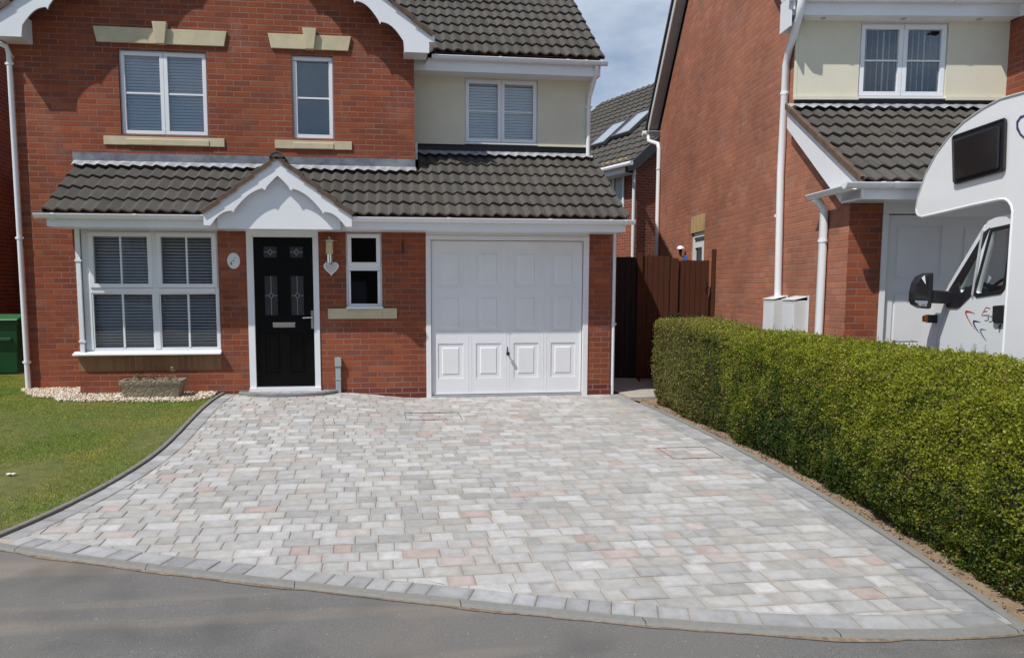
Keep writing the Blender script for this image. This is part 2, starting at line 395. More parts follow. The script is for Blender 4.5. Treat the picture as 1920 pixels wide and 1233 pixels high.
def gutter(parent, x0, x1, yw, z, r=.055, name='gutter', joints=()):
    """half-round gutter along x, hung on a fascia whose front face is at yw; z = rim height"""
    mb = MB(); n = 8; yc = yw-r-.004
    for s_ in range(n):
        a = PI+PI*s_/n; b = PI+PI*(s_+1)/n
        p = lambda t, rr, x: (x, yc+rr*math.cos(t), z+rr*math.sin(t)*.95)
        mb.face((p(a, r, x0), p(b, r, x0), p(b, r, x1), p(a, r, x1))); mb.face((p(a, r-.004, x1), p(b, r-.004, x1), p(b, r-.004, x0), p(a, r-.004, x0)))
    for sgn in (-1, 1): mb.box(x0, x1, yc+sgn*r-.006, yc+sgn*r+.006, z-.004, z+.006)
    for xe in (x0, x1):
        pts = [(xe, yc+(r+.004)*math.cos(PI+PI*i/10), z+(r+.004)*math.sin(PI+PI*i/10)*.95) for i in range(11)]
        mb.prism(pts, (.012 if xe == x0 else -.012, 0, 0))
    for xj in joints:
        for s_ in range(n):
            a = PI+PI*s_/n; b = PI+PI*(s_+1)/n; rr = r+.006
            q = lambda t, x: (x, yc+rr*math.cos(t), z+rr*math.sin(t)*.95)
            mb.face((q(a, xj-.022), q(b, xj-.022), q(b, xj+.022), q(a, xj+.022)))
        mb.box(xj-.022, xj+.022, yc-r-.010, yc-r+.008, z-.006, z+.011)
    return mb.build(name, m_white, parent, smooth=True, merge=True)
def pipe(parent, pts, w=.068, clips=(), name='downpipe', mat=None, wallside=(0, 1)):
    mb = MB(); mb.tube(pts, w/2, 10)
    o = mb.build(name, mat or m_white, parent, smooth=True, merge=True)
    if clips:
        for (x, y, z) in clips:
            c = MB(); c.lathe(x, y, [(w/2+.001, z-.018), (w/2+.007, z-.018), (w/2+.007, z+.018), (w/2+.001, z+.018)], 12)
            c.box(x-w*.5-.02+abs(wallside[0])*0, x+w*.5+.02, y-.006, y+.006, z-.012, z+.012) if wallside[1] else c.box(x-.006, x+.006, y-w*.5-.02, y+w*.5+.02, z-.012, z+.012)
            c.build('pipe_clip', mat or m_white, o)
    return o
def scallop(p0, p1, depth, lobes, drop, cusp=.03):
    """lower edge of an ornamental bargeboard between p0 and p1 (2D), lobes arched upwards"""
    P0 = Vector(p0); P1 = Vector(p1); d = P1-P0; Ln = d.length; t = d/Ln; n = Vector((t.y, -t.x))
    if n.y > 0: n = -n
    pts = []
    for k in range(lobes):
        for i in range(11):
            a = i/10; h = depth+drop*(1-math.sin(PI*a))
            pts.append(P0+t*Ln*(k+a)/lobes+n*h)
        if k < lobes-1:
            m = P0+t*Ln*(k+1)/lobes; pts.append(m+n*(depth+drop+cusp)+t*.004)
    return pts

# =================================================================== LEFT HOUSE
YA, YR = .70, 1.25
H = thing('detached_house', 'red brick detached house with white garage door, black front door and scalloped white gable boards', 'house', (0, 0, 0))
XL, XRr = -5.45, 2.62
# ground floor front
mb = MB()
door = (-2.37, -1.435, .12, 2.27); smallw = (-1.075, -.595, 1.235, 2.25); bay = (-4.44, -2.735, .66, 2.26); gar = (0.0, 2.285, -.3, 2.30)
wall_holes(mb, -4.53, XRr, .0, 2.28, 0., [door, smallw, bay, gar], .12)
mb.face(((-4.53, YA, 0), (-4.53, 0, 0), (-4.53, 0, 2.28), (-4.53, YA, 2.28)))
o_gf = mb.build('ground_floor_wall', m_brick, H)
for a, b in ((-4.531, -2.37), (-1.435, 0.0), (2.285, XRr+.001)):     # darker engineering-brick plinth, 4 mm proud
    mb = MB(); mb.box(a, b, -.004, .03, -.30, .15)
    if a < -4: mb.box(-4.534, -4.50, .03, YA-.01, -.3, .15)
    mb.build('plinth', m_plinth, H)
mb = MB(); mb.box(-4.533, -2.735, -.005, .02, .425, .655); mb.box(-4.536, -4.51, .02, YA-.01, .425, .655); mb.build('soldier_course', m_soldier, H)
# main two-storey walls
mb = MB()
w1 = (-4.085, -2.935, 3.585, 4.71); w2 = (-1.80, -1.225, 3.585, 4.72)
wall_holes(mb, XL, -.10, -.1, 4.80, YA, [w1, w2], .12)
xm, zp = -2.72, 6.98
mb.face(((XL, YA, 4.80), (-.10, YA, 4.80), (-.10, YA, 4.90), (xm, YA, zp), (XL, YA, 4.90)))
mb.face(((-.10, YA, 2.2), (-.10, YR+.1, 2.2), (-.10, YR+.1, 4.9), (-.10, YA, 4.9)))
mb.build('gable_wall', m_brick, H)
mb = MB()
mb.face(((XL, 9.4, -.3), (XL, YA, -.3), (XL, YA, 4.85), (XL, 5.1, 8.3), (XL, 9.4, 4.85)))
mb.face(((XRr, 0, -.3), (XRr, YR, -.3), (XRr, YR, 3.45), (XRr, 0, 2.62)))
mb.face(((XRr, YR, -.3), (XRr, 9.4, -.3), (XRr, 9.4, 4.85), (XRr, 5.1, 8.2), (XRr, YR, 5.1)))
mb.face(((XL, 9.4, -.3), (XL, 9.4, 4.85), (XRr, 9.4, 4.85), (XRr, 9.4, -.3)))
mb.build('side_wall', m_brick, H)
mb = MB(); w3 = (.685, 1.80, 3.69, 4.63)
wall_holes(mb, -.098, XRr, 3.675, 4.66, YR-.02, [w3], .10)
mb.box(-.098, .683, YR-.045, YR-.022, 3.655, 3.69); mb.box(1.803, XRr, YR-.045, YR-.022, 3.655, 3.69)
mb.face(((-.098, YR-.02, 3.675), (XRr, YR-.02, 3.675), (XRr, YR+.05, 3.675), (-.098, YR+.05, 3.675)))
mb.build('rendered_wall', m_render, H)
mb = MB(); mb.box(-.097, XRr, YR+.0, YR+.06, 3.2, 3.674); mb.build('membrane_upstand', m_dark, H)
# windows of the upper floor
o = casement(H, *w1, YA+.055, cols=2, bars=1); o['label'] = 'double window with white slatted blind under the wide stone lintel'
o = casement(H, *w2, YA+.055, cols=1, bars=1, blind=None, glass=m_glass, so=.05); o['label'] = 'narrow single window with obscured glass'
mb = MB(); mb.box(w2[0]+.05, w2[1]-.05, YA+.085, YA+.09, w2[2]+.05, w2[3]-.05); mb.build('obscure_film', m_frost, o)
o = casement(H, *w3, YR+.015, cols=2, bars=1, th=.008); o['label'] = 'double window in the cream rendered wall'
# stone dressings
def lintel(cx, half, z0, z1, flare=.07):
    mb = MB(); mb.prism([(cx-half+flare*.6, YA-.03, z0), (cx+half-flare*.6, YA-.03, z0), (cx+half, YA-.03, z1), (cx-half, YA-.03, z1)], (0, .05, 0))
    l = mb.build('stone_lintel', m_stone, H, bevel=.004)
    k = MB(); k.prism([(cx-.058, YA-.085, z0-.01), (cx+.058, YA-.085, z0-.01), (cx+.095, YA-.085, z1+.075), (cx-.095, YA-.085, z1+.075)], (0, .09, 0)); k.build('keystone', m_stone, l, bevel=.006)
lintel(-3.515, .865, 4.785, 4.985); lintel(-1.54, .565, 4.79, 4.985)
def stsill(x0, x1, z0, z1, y, wx0, wx1):
    mb = MB(); mb.box(x0, x1, y-.022, y+.05, z0, z1)
    mb.prism([(wx0, y-.034, z0+.004), (wx0, y-.034, z1-.035), (wx0, y+.03, z1+.006), (wx0, y+.03, z0+.004)], (wx1-wx0, 0, 0))
    return mb.build('stone_sill', m_stone, H, bevel=.004)
stsill(-4.31, -2.725, 3.445, 3.56, YA, -4.02, -2.93); stsill(-2.045, -.985, 3.445, 3.56, YA, -1.79, -1.24)
stsill(-1.325, -.40, 1.095, 1.235, 0., -1.06, -.60)
# bay window: two upper sashes, two lower fixed lights, each split by a glazing bar
x0, x1, z0, z1 = bay; y = .02
mb = MB(); ring(mb, x0, x1, z0, z1, .05, y, y+.07)
mb.box(x0-.055, x0, -.035, .06, z0, 2.255)                                # side post of the bay
tr = 1.475; xmid = (x0+.10+x1)/2; xa = x0+.10
mb.box(x0+.05, xa, y-.004, y+.06, z0+.05, z1-.05)
mb.box(xa, x1-.05, y-.008, y+.06, tr-.03, tr+.03); mb.box(xmid-.035, xmid+.035, y-.008, y+.06, z0+.05, tr-.03); mb.box(xmid-.035, xmid+.035, y-.008, y+.06, tr+.03, z1-.05)
cells = []
for a, b in ((xa, xmid-.035), (xmid+.035, x1-.03)):
    ring(mb, a-.005, b+.005, tr+.035, z1-.035, .055, y-.024, y+.05); cells.append((a+.05, b-.05, tr+.09, z1-.09))
    mb.box((a+b)/2-.011, (a+b)/2+.011, y-.012, y+.012, tr+.09, z1-.09)
    cells.append((a, b, z0+.05, tr-.03)); ring(mb, a, b, z0+.05, tr-.03, .018, y+.002, y+.055); mb.box((a+b)/2-.013, (a+b)/2+.013, y-.004, y+.012, z0+.068, tr-.048)
o = mb.build('bay_window', m_white, H, bevel=.003)
for c in cells: pane(o, c[0]-.006, c[1]+.006, c[2]-.006, c[3]+.006, y+.016)
slat_blind(o, xa-.02, xmid-.01, z0+.05, z1-.06, y+.15, pitch=.041, ang=46, w=.042); slat_blind(o, xmid+.01, x1-.02, z0+.05, z1-.06, y+.15, pitch=.041, ang=40, w=.042)
s = MB(); s.prism([(-4.575, -.10, .64), (-4.575, -.10, .655), (-4.575, .0, .685), (-4.575, .05, .685), (-4.575, .05, .64)], (1.85, 0, 0)); s.build('sill', m_white, o)
for zz in (1.86, .82):
    c = MB(); c.box(-4.505, -4.42, -.045, -.036, zz-.012, zz+.012); c.build('post_clip', m_white, o)
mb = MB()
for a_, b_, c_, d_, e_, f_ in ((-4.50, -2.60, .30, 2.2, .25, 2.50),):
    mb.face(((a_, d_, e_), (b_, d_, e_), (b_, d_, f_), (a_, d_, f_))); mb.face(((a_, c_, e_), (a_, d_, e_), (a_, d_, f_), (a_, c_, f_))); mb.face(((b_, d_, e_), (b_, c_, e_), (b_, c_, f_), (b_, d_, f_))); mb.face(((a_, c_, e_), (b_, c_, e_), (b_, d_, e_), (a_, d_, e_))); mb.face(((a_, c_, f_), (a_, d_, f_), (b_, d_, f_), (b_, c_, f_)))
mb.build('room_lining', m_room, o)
# small window by the door
x0, x1, z0, z1 = smallw
mb = MB(); y = .03; ring(mb, x0, x1, z0, z1, .045, y, y+.06); zt = 1.79
mb.box(x0+.045, x1-.045, y-.004, y+.055, zt-.03, zt+.03); ring(mb, x0+.022, x1-.022, zt+.012, z1-.018, .052, y-.02, y+.05); ring(mb, x0+.03, x1-.03, z0+.03, zt-.02, .03, y-.006, y+.05)
o = mb.build('window', m_white, H, bevel=.003); o['label'] = 'small window with dark glass between front door and garage'
pane(o, x0+.07, x1-.07, zt+.06, z1-.065, y+.016, m_glassd); pane(o, x0+.055, x1-.055, z0+.055, zt-.045, y+.016, m_glassd)
s = MB(); s.box(x0-.005, x1+.01, -.04, .05, z0-.002, z0+.022); s.build('sill', m_white, o, bevel=.003)
# front door
dx0, dx1, dz0, dz1 = door
mb = MB(); mb.box(dx0, dx0+.085, -.015, .08, dz0+.02, dz1); mb.box(dx1-.075, dx1, -.015, .08, dz0+.02, dz1); mb.box(dx0+.085, dx1-.075, -.015, .08, dz1-.09, dz1)
mb.box(dx0-.004, dx1+.004, -.055, .08, dz0, dz0+.055)
fr = mb.build('door_frame', m_white, H, bevel=.003)
lx0, lx1, lz0, lz1 = dx0+.088, dx1-.078, dz0+.075, dz1-.095
wD = lx1-lx0; hD = lz1-lz0
mb = MB(); yd = .03
panels = []   # (x fraction, z) of recessed panels
cells = [(.155, .40, .862, .945, 1), (.60, .845, .862, .945, 1), (.155, .40, .475, .75, 1), (.60, .845, .475, .75, 1), (.155, .42, .085, .365, 0), (.58, .845, .085, .365, 0)]
holes = [(lx0+a*wD, lx0+b*wD, lz0+c*hD, lz0+d*hD) for a, b, c, d, e in cells]
wall_holes(mb, lx0, lx1, lz0, lz1, yd, holes, .012)
for h_, c in zip(holes, cells):
    if not c[4]:
        mb.face(((h_[0], yd+.012, h_[2]), (h_[1], yd+.012, h_[2]), (h_[1], yd+.012, h_[3]), (h_[0], yd+.012, h_[3])))
        a, b, c_, d = h_[0]+.03, h_[1]-.03, h_[2]+.03, h_[3]-.03
        ring(mb, a, b, c_, d, .02, yd-.004, yd+.011); mb.box(a+.02, b-.02, yd+.003, yd+.011, c_+.02, d-.02)
mb.box(lx0, lx1, yd+.013, yd+.05, lz0, lz1)
dr = mb.build('front_door', m_black, H); dr['label'] = 'glossy black front door with four leaded lights'
for h_, c in zip(holes[:4], cells[:4]):
    p = MB(); p.box(h_[0]+.008, h_[1]-.008, yd+.004, yd+.010, h_[2]+.008, h_[3]-.008)
    pn = p.build('leaded_pane', m_doorglass, dr)
    f = MB(); ring(f, h_[0]-.012, h_[1]+.012, h_[2]-.012, h_[3]+.012, .022, yd-.010, yd+.006); f.build('pane_bead', m_black, dr, bevel=.002)
    cx_, cz_ = (h_[0]+h_[1])/2, (h_[2]+h_[3])/2; q = MB(); s_ = .04; t_ = .0024; yy = yd+.001
    D = [(cx_-s_*.72, cz_), (cx_, cz_+s_), (cx_+s_*.72, cz_), (cx_, cz_-s_)]
    segs = [(D[i], D[(i+1) % 4]) for i in range(4)]+[((h_[0]+.01, cz_), D[0]), (D[2], (h_[1]-.01, cz_))]
    if h_[3]-h_[2] > .3: segs += [((cx_, h_[2]+.01), D[3]), (D[1], (cx_, h_[3]-.01))]
    for a, b in segs: q.tube([(a[0], yy, a[1]), (b[0], yy, b[1])], t_, 6)
    q.build('caming', m_caming, pn)
mb = MB(); lzx = lx0+.485*wD; lzz = lz0+.415*hD
ring(mb, lzx-.145, lzx+.145, lzz-.032, lzz+.032, .012, yd-.012, yd+.002); mb.box(lzx-.13, lzx+.13, yd-.008, yd+.001, lzz-.019, lzz+.019); mb.build('letterbox', m_chrome, dr, bevel=.002)
mb = MB(); hx = lx1-.022; hz = lz0+.455*hD
mb.box(hx-.016, hx+.016, yd-.012, yd+.002, hz-.13, hz+.11); mb.tube([(hx, yd-.01, hz+.02), (hx, yd-.05, hz+.02), (hx-.03, yd-.055, hz+.02), (hx-.125, yd-.055, hz+.014)], .010, 8)
mb.tube([(hx, yd-.01, hz-.07), (hx, yd-.022, hz-.07)], .012, 10); mb.build('door_handle', m_chrome, dr, bevel=.002)
mb = MB(); mb.box(lx0, lx1, yd-.03, yd+.02, lz0-.045, lz0-.006); mb.build('threshold_bar', m_chrome, dr)
mb = MB(); mb.lathe(0, 0, [(0, 0), (.008, 0), (.008, .004), (0, .005)], 8)
# garage door
mb = MB(); mb.box(.0, .068, -.012, .09, -.06, 2.16); mb.box(2.208, 2.285, -.012, .09, -.06, 2.16); mb.box(0., 2.285, -.014, .09, 2.16, 2.22); mb.box(.0, 2.285, -.006, .09, 2.223, 2.30)
mb.build('garage_door_frame', m_gar, H, bevel=.004)
gx0, gx1, gz0, gz1 = .075, 2.201, .035, 2.153; yg = .035; gw = gx1-gx0
mb = MB(); mb.box(gx0, gx1, yg+.012, yg+.04, gz0, gz1)
cols = 4; cw = gw/cols; holes = []
rows = [(.10, .335), (.395, .625), (.665, .905)]
rows = [(.105, .335), (.41, .66), (.70, .945)]
for i in range(cols):
    inner = .155*cw if True else 0
    for r0, r1 in rows: holes.append((gx0+i*cw+.09, gx0+(i+1)*cw-.09, gz0+r0*(gz1-gz0), gz0+r1*(gz1-gz0)))
wall_holes(mb, gx0, gx1, gz0, gz1, yg, holes, .012)
for a, b, c, d in holes:     # pressed raised-and-fielded panels
    e = .012; k = .055
    for p, q in (((a, c), (b, c)), ((b, c), (b, d)), ((b, d), (a, d)), ((a, d), (a, c))): pass
    A = [(a, yg+.010, c), (b, yg+.010, c), (b, yg+.010, d), (a, yg+.010, d)]
    B = [(a+k, yg+.010, c+k), (b-k, yg+.010, c+k), (b-k, yg+.010, d-k), (a+k, yg+.010, d-k)]
    C = [(a+k+.014, yg+.001, c+k+.014), (b-k-.014, yg+.001, c+k+.014), (b-k-.014, yg+.001, d-k-.014), (a+k+.014, yg+.001, d-k-.014)]
    for i in range(4):
        j = (i+1) % 4; mb.face((A[i], A[j], B[j], B[i])); mb.face((B[i], B[j], C[j], C[i]))
    mb.face(C)
for i in range(1, cols):   # vertical press lines between the columns
    xx = gx0+i*cw
    for dx in (-.022, .022): mb.box(xx+dx-.003, xx+dx+.003, yg-.003, yg+.004, gz0+.01, gz1-.01)
ring(mb, gx0+.004, gx1-.004, gz0+.002, gz1-.004, .014, yg-.012, yg-.001)
gd = mb.build('garage_door', m_gar, H)
mb = MB(); hx, hz = gx0+.50*gw, .60
hy = yg
mb.tube([(hx, hy, hz), (hx, hy-.03, hz), (hx, hy-.055, hz)], [.020, .011, .011], 12); mb.tube([(hx, hy-.050, hz), (hx, hy-.078, hz)], [.027, .024], 14)
mb.box(hx-.006, hx+.006, hy-.006, hy, hz+.015, hz+.09)
mb.build('door_handle', m_blackp, gd)
mb = MB(); mb.box(.07, 2.205, -.01, .06, -.01, .028); mb.build('threshold_bar', m_ggrey, gd)
# lean-to roof
ze, ye, sp = 2.435, -.50, .612
Sv = Vector((0, 1, sp)).normalized(); Lr = lambda Y: (Y-ye)/Sv.y
tile_roof('lean_to_roof', (-4.69, ye, ze), (1, 0, 0), Sv, 4.65, Lr(YA)-.02, H, gauge=.332)
tile_roof('garage_roof', (-.04, ye, ze), (1, 0, 0), Sv, 2.72, Lr(YR-.03), H, gauge=.332)
zA = ze+sp*(YA-ye); zR = ze+sp*(YR-ye)
mb = MB(); mb.box(-4.72, -.06, YA-.014, YA-.002, zA+.03, zA+.165)
f = mb.build('lead_flashing', m_lead, H)
def apron(x0, x1, Y, z, name):
    mb = MB(); n = int((x1-x0)/.025); N = Vector((1, 0, 0)).cross(Sv); N = N if N.z > 0 else -N
    for i in range(n):
        a = x0+i*.025; b = a+.025
        hh = lambda u: .017*math.sin(2*PI*(u/.15)+.55*math.sin(2*PI*(u/.15)))
        def P(u, s_, kk): 
            return Vector((u, Y, z+.045))-Sv*s_+N*(hh(u+4.69)*kk*.8+.014)
        e0 = .13+.008*math.sin(a*9)+.006*math.sin(a*23); e1 = .13+.008*math.sin(b*9)+.006*math.sin(b*23)
        mb.face((P(a, e0, .95), P(b, e1, .95), P(b, 0, .2), P(a, 0, .2)))
        mb.face((P(a, 0, .2), P(b, 0, .2), (b, Y, z+.05), (a, Y, z+.05)))
    return mb.build(name, m_leadw, H, smooth=True, merge=True)
apron(-4.71, -.07, YA-.016, zA, 'lead_apron'); apron(-.05, 2.66, YR-.02, zR, 'lead_apron')
mb = MB(); mb.box(-.094, -.06, YA-.014, YR-.02, zA+.02, zR+.06); mb.build('lead_flashing', m_lead, H)
# end boards of the lean-to
for xx in (-4.66, 2.625):
    mb = MB(); yt = YA if xx < 0 else YR
    mb.prism([(xx, -.45, 2.26), (xx, 0.0, 2.26), (xx, yt, zA-.16 if xx < 0 else zR-.16), (xx, yt, (zA if xx < 0 else zR)-.02), (xx, -.45, 2.42)], (.03, 0, 0)); mb.build('verge_board', m_white, H)
# fascia, soffit, gutter
for a, b in ((-4.63, -2.63), (-1.115, 2.625)):
    mb = MB(); mb.box(a, b, -.452, -.435, 2.255, 2.395); mb.box(a, b, -.434, -.016, 2.255, 2.268); mb.build('fascia', m_white, H)
mb = MB(); mb.box(-2.628, -1.117, -.434, -.016, 2.250, 2.262); mb.build('soffit', m_white, H)
gutter(H, -4.77, -2.66, -.452, 2.40, joints=(-4.55, -3.6, -2.80)); gutter(H, -1.075, 2.755, -.452, 2.40, joints=(-.95, .26, 1.6, 2.42, 2.63))
# porch gable over the front door
px, pz, phw, ptz = -1.875, 3.105, .90, 2.425
yb = -.63
slp = (pz-ptz)/phw
mb = MB()
mb.face([(-2.63, -.535, 2.245), (-1.115, -.535, 2.245), (-1.115, -.535, 2.52), (px, -.535, 3.04), (-2.63, -.535, 2.52)])
mb.face([(-2.63, -.535, 2.245), (-2.63, -.43, 2.245), (-1.115, -.43, 2.245), (-1.115, -.535, 2.245)])
mb.build('porch_panel', m_white, H)
for sg in (-1, 1):
    top0 = (px, pz); top1 = (px+sg*phw, ptz)
    low = scallop(top0, top1, .085, 3, .095, .012)
    poly = [(px, pz-.0)]+[top1]+[(top1[0], ptz-.10)]
    lows = [p for p in low if abs(p[0]-px) > .015 and abs(p[0]-px) < phw-.05][::-1]
    pts = [(px, yb, pz), (top1[0], yb, ptz+.0), (top1[0], yb, ptz-.155), (top1[0]-sg*.12, yb, ptz-.155)]+[(p[0], yb, max(p[1], ptz-.155)) for p in lows if abs(p[0]-px) < phw-.14]+[(px, yb, pz-.20)]
    # triangulated strip between straight top edge and scalloped lower edge
    mb = MB(); xs = [px+sg*phw*i/48 for i in range(49)]
    def lowz(x):
        t = abs(x-px)/phw; topz = pz-(pz-ptz)*t
        if t < .18: h = .215+.045*(t/.18)**1.5
        elif t < .60: h = .185+.055*(1-math.sin(PI*(t-.18)/.42))
        else: h = .165+.075*(1-math.sin(PI*min(1., (t-.60)/.36)))
        for c in (.18, .60):
            if abs(t-c) < .014: h += .022
        if t > .90: return ptz-.15
        return max(topz-h, ptz-.15)
    for a, b in zip(xs, xs[1:]):
        za, zb = pz-(pz-ptz)*abs(a-px)/phw, pz-(pz-ptz)*abs(b-px)/phw; la, lb = lowz(a), lowz(b)
        mb.face(((a, yb, la), (b, yb, lb), (b, yb, zb), (a, yb, za))); mb.face(((a, yb+.022, za), (b, yb+.022, zb), (b, yb+.022, lb), (a, yb+.022, la)))
        mb.face(((a, yb+.022, la), (b, yb+.022, lb), (b, yb, lb), (a, yb, la))); mb.face(((a, yb, za), (b, yb, zb), (b, yb+.022, zb), (a, yb+.022, za)))
    mb.build('bargeboard', m_white, H)
    # verge soffit strip and roof slopes
    mb = MB(); mb.face(((px, yb+.02, pz-.03), (px+sg*phw, yb+.02, ptz-.03), (px+sg*phw, -.53, ptz-.03), (px, -.53, pz-.03))); mb.build('verge_soffit', m_white, H)
    Sg = Vector((-sg, 0, slp)).normalized(); Lg = phw/abs(Sg.x)+.03
    # slope laid from the eave up to the ridge; it dies into the lean-to behind
    P0 = Vector((px+sg*(phw+.02), yb-.03, ptz+.005))
    umax = lambda s_, P0=P0, Sg=Sg: max(.10, ((P0+Sg*s_).z-ze)/sp+ye-(yb-.03)+.09)
    tile_roof('porch_roof', P0, (0, 1, 0), Sg, 1.3, Lg, H, gauge=.26, umax=umax, step=.022, amp=.012)
mb = MB(); n = 8; yy = yb-.045
while yy < .55:
    r0 = .095
    for i in range(n):
        a = PI*i/n; b = PI*(i+1)/n
        P = lambda t, y_, r_: (px+r_*math.cos(t), y_, pz+.005+r_*math.sin(t)*.75)
        mb.face((P(a, yy, r0), P(b, yy, r0), P(b, yy+.3, r0*.96), P(a, yy+.3, r0*.96))); mb.face((P(a, yy, r0), P(b, yy, r0), P(b, yy, r0-.02), P(a, yy, r0-.02)))
    mb.face([P(PI*i/n, yy+.006, r0-.018) for i in range(n+1)]); yy += .3
mb.build('ridge_tile', m_tile, H)
# upper gable: boards, end boxes and roof slopes
gx, gzp, ghw, gez = -2.70, 7.10, 2.79, 4.955
yg0 = .36; gs = (gzp-gez)/ghw
for sg in (-1, 1):
    mb = MB(); N_ = 150; xs = [gx+sg*ghw*i/N_ for i in range(N_+1)]
    def lz(x):
        d = abs(x-gx); top = gzp-gs*d; t = (ghw-d)          # distance from the eave
        if t < .34: return 4.715
        k = ((t-.34)/.335); fz = k-math.floor(k); h = .30+.075*(1-math.sin(PI*fz))
        if min(fz, 1-fz) < .03 and k > .5: h += .03
        return max(top-h, 4.715)
    for a, b in zip(xs, xs[1:]):
        za, zb = gzp-gs*abs(a-gx), gzp-gs*abs(b-gx); la, lb = lz(a), lz(b)
        mb.face(((a, yg0, la), (b, yg0, lb), (b, yg0, zb), (a, yg0, za))); mb.face(((a, yg0+.025, la), (b, yg0+.025, lb), (b, yg0, lb), (a, yg0, la))); mb.face(((a, yg0+.025, za), (b, yg0+.025, zb), (b, yg0+.025, lb), (a, yg0+.025, la)))
    e = gx+sg*ghw; mb.box(e-.02 if sg > 0 else e, e if sg > 0 else e+.02, yg0+.026, YA-.002 if sg < 0 else YR-.1, 4.715, 4.94)
    xi = e-sg*.34; mb.box(min(e, xi), max(e, xi), yg0+.026, YA-.004, 4.715, 4.73); mb.box(min(xi, xi+sg*.015), max(xi, xi+sg*.015), yg0+.026, YA-.004, 4.731, 5.02)
    mb.build('bargeboard', m_white, H)
    Sg = Vector((-sg, 0, gs)).normalized(); P0 = Vector((gx+sg*(ghw+.05), yg0-.04, gez-.01))
    tile_roof('gable_roof', P0, (0, 1, 0), Sg, 4.6, ghw/abs(Sg.x)+.05, H, umax=(lambda s_, P0=P0, Sg=Sg: max(.5, (P0+Sg*s_).z*1.27-4.88*1.27+.80-P0.y+.12)))
    mb = MB(); mb.box(e-sg*.0, e+sg*.075, yg0+.0, .80, 4.86, 4.96); 
    mb.build('gutter_end', m_white, H)
# main roof, eaves of the rendered bay
Sm = Vector((0, 1, .79)).normalized(); ym0 = .78
tile_roof('main_roof', (-5.5, ym0, 4.865), (1, 0, 0), Sm, 8.20, (5.1-ym0)/Sm.y, H, gauge=.335, umin=lambda s_: max(0, 5.58-.80*s_))
Sb = Vector((0, -1, .79)).normalized()
mb = MB(); mb.face(((-5.5, 9.8, 4.5), (2.7, 9.8, 4.5), (2.7, 5.1, 8.27), (-5.5, 5.1, 8.27))); mb.build('rear_roof', m_tile, H)
mb = MB(); mb.box(-.094, 2.59, .885, .90, 4.625, 4.80); mb.box(-.094, 2.59, .901, YR-.022, 4.645, 4.657)
mb.box(2.59, 2.64, .885, 1.3, 4.625, 4.86); mb.build('fascia', m_white, H)
gutter(H, .16, 2.755, .885, 4.815, joints=(.22, 1.15, 2.15, 2.42, 2.66))
mb = MB(); mb.prism([(2.64, .885, 4.63), (2.64, .885, 4.86), (2.64, 5.1, 8.2), (2.64, 5.1, 7.95), (2.64, 1.2, 4.86), (2.64, 1.2, 4.63)], (.03, 0, 0)); mb.build('verge_board', m_white, H)
# downpipes
pipe(H, [(2.60, .83, 4.76), (2.60, .86, 4.66), (2.60, .95, 4.60), (2.585, 1.17, 4.38), (2.585, 1.19, 4.30), (2.585, 1.19, 3.50)], .065, clips=[(2.585, 1.19, 4.25)])
pipe(H, [(2.66, .03, 2.36), (2.66, .03, 1.2), (2.66, .03, -.02)], .055, clips=[(2.66, .03, 1.0)])
pipe(H, [(-5.62, .50, 4.80), (-5.60, .55, 4.72), (-5.45, .62, 4.66), (-5.435, .645, 4.58), (-5.435, .645, .06)], .068, clips=[(-5.435, .645, 4.45), (-5.435, .645, 2.18), (-5.435, .645, .50)])

# ---- things on and by the front wall
mb = MB(); n = 28; cx_, cz_ = -2.535, 1.865
mb.prism([(cx_+.082*math.cos(2*PI*i/n), -.02, cz_+.105*math.sin(2*PI*i/n)) for i in range(n)], (0, .019, 0))
T = thing('house_number_plaque', 'white oval plaque with small grey marks on the brick left of the black front door', 'plaque', (cx_, 0, cz_))
def child(o, t): o.parent = t; o.matrix_parent_inverse = Matrix.Translation(t.location).inverted(); return o
child(mb.build('oval_plate', plain('glazed_ceramic', (.74, .76, .78), .2, .03), bevel=.004), T)
mb = MB()
for a, b, w_ in (((-.040, -.050), (-.022, -.018), .007), ((-.030, -.058), (-.018, -.040), .006), ((-.042, -.028), (-.020, -.034), .006), ((-.030, -.022), (-.024, -.010), .005), ((-.012, -.006), (-.004, .012), .004), ((-.006, .012), (.008, -.008), .005), ((.016, .036), (.030, .034), .004), ((.020, .042), (.026, .028), .005)):
    mb.tube([(cx_+a[0], -.0205, cz_+a[1]), (cx_+b[0], -.0205, cz_+b[1])], w_*.7, 6)
child(mb.build('plaque_marking', plain('grey_enamel', (.11, .12, .14), .4), None), T)
# lantern
T = thing('wall_lantern', 'steel wall lantern with pale cylinder and conical hat right of the front door', 'lamp', (-1.28, 0, 2.0))
lx, ly = -1.285, -.10
mb = MB(); mb.lathe(lx, ly, [(.105, 2.125), (.108, 2.130), (.05, 2.152), (.018, 2.172), (.010, 2.185), (0, 2.188)], 20); mb.lathe(lx, ly, [(0, 2.118), (.105, 2.125)], 20)
child(mb.build('lantern_hat', m_chrome, smooth=True), T)
mb = MB(); mb.lathe(lx, ly, [(0, 1.955), (.048, 1.958), (.050, 1.97), (.046, 2.11), (.046, 2.118)], 20); child(mb.build('lamp_shade', plain('cream_diffuser', (.58, .50, .27), .3, .05), smooth=True), T)
mb = MB(); mb.lathe(lx, ly, [(.0, 1.84), (.036, 1.84), (.036, 1.955), (.045, 1.957)], 18); mb.box(lx-.015, lx+.015, ly, -.001, 1.88, 1.91); mb.box(lx-.035, lx+.035, -.012, -.001, 1.85, 1.95); child(mb.build('lamp_base', m_chrome, smooth=True, merge=True), T)
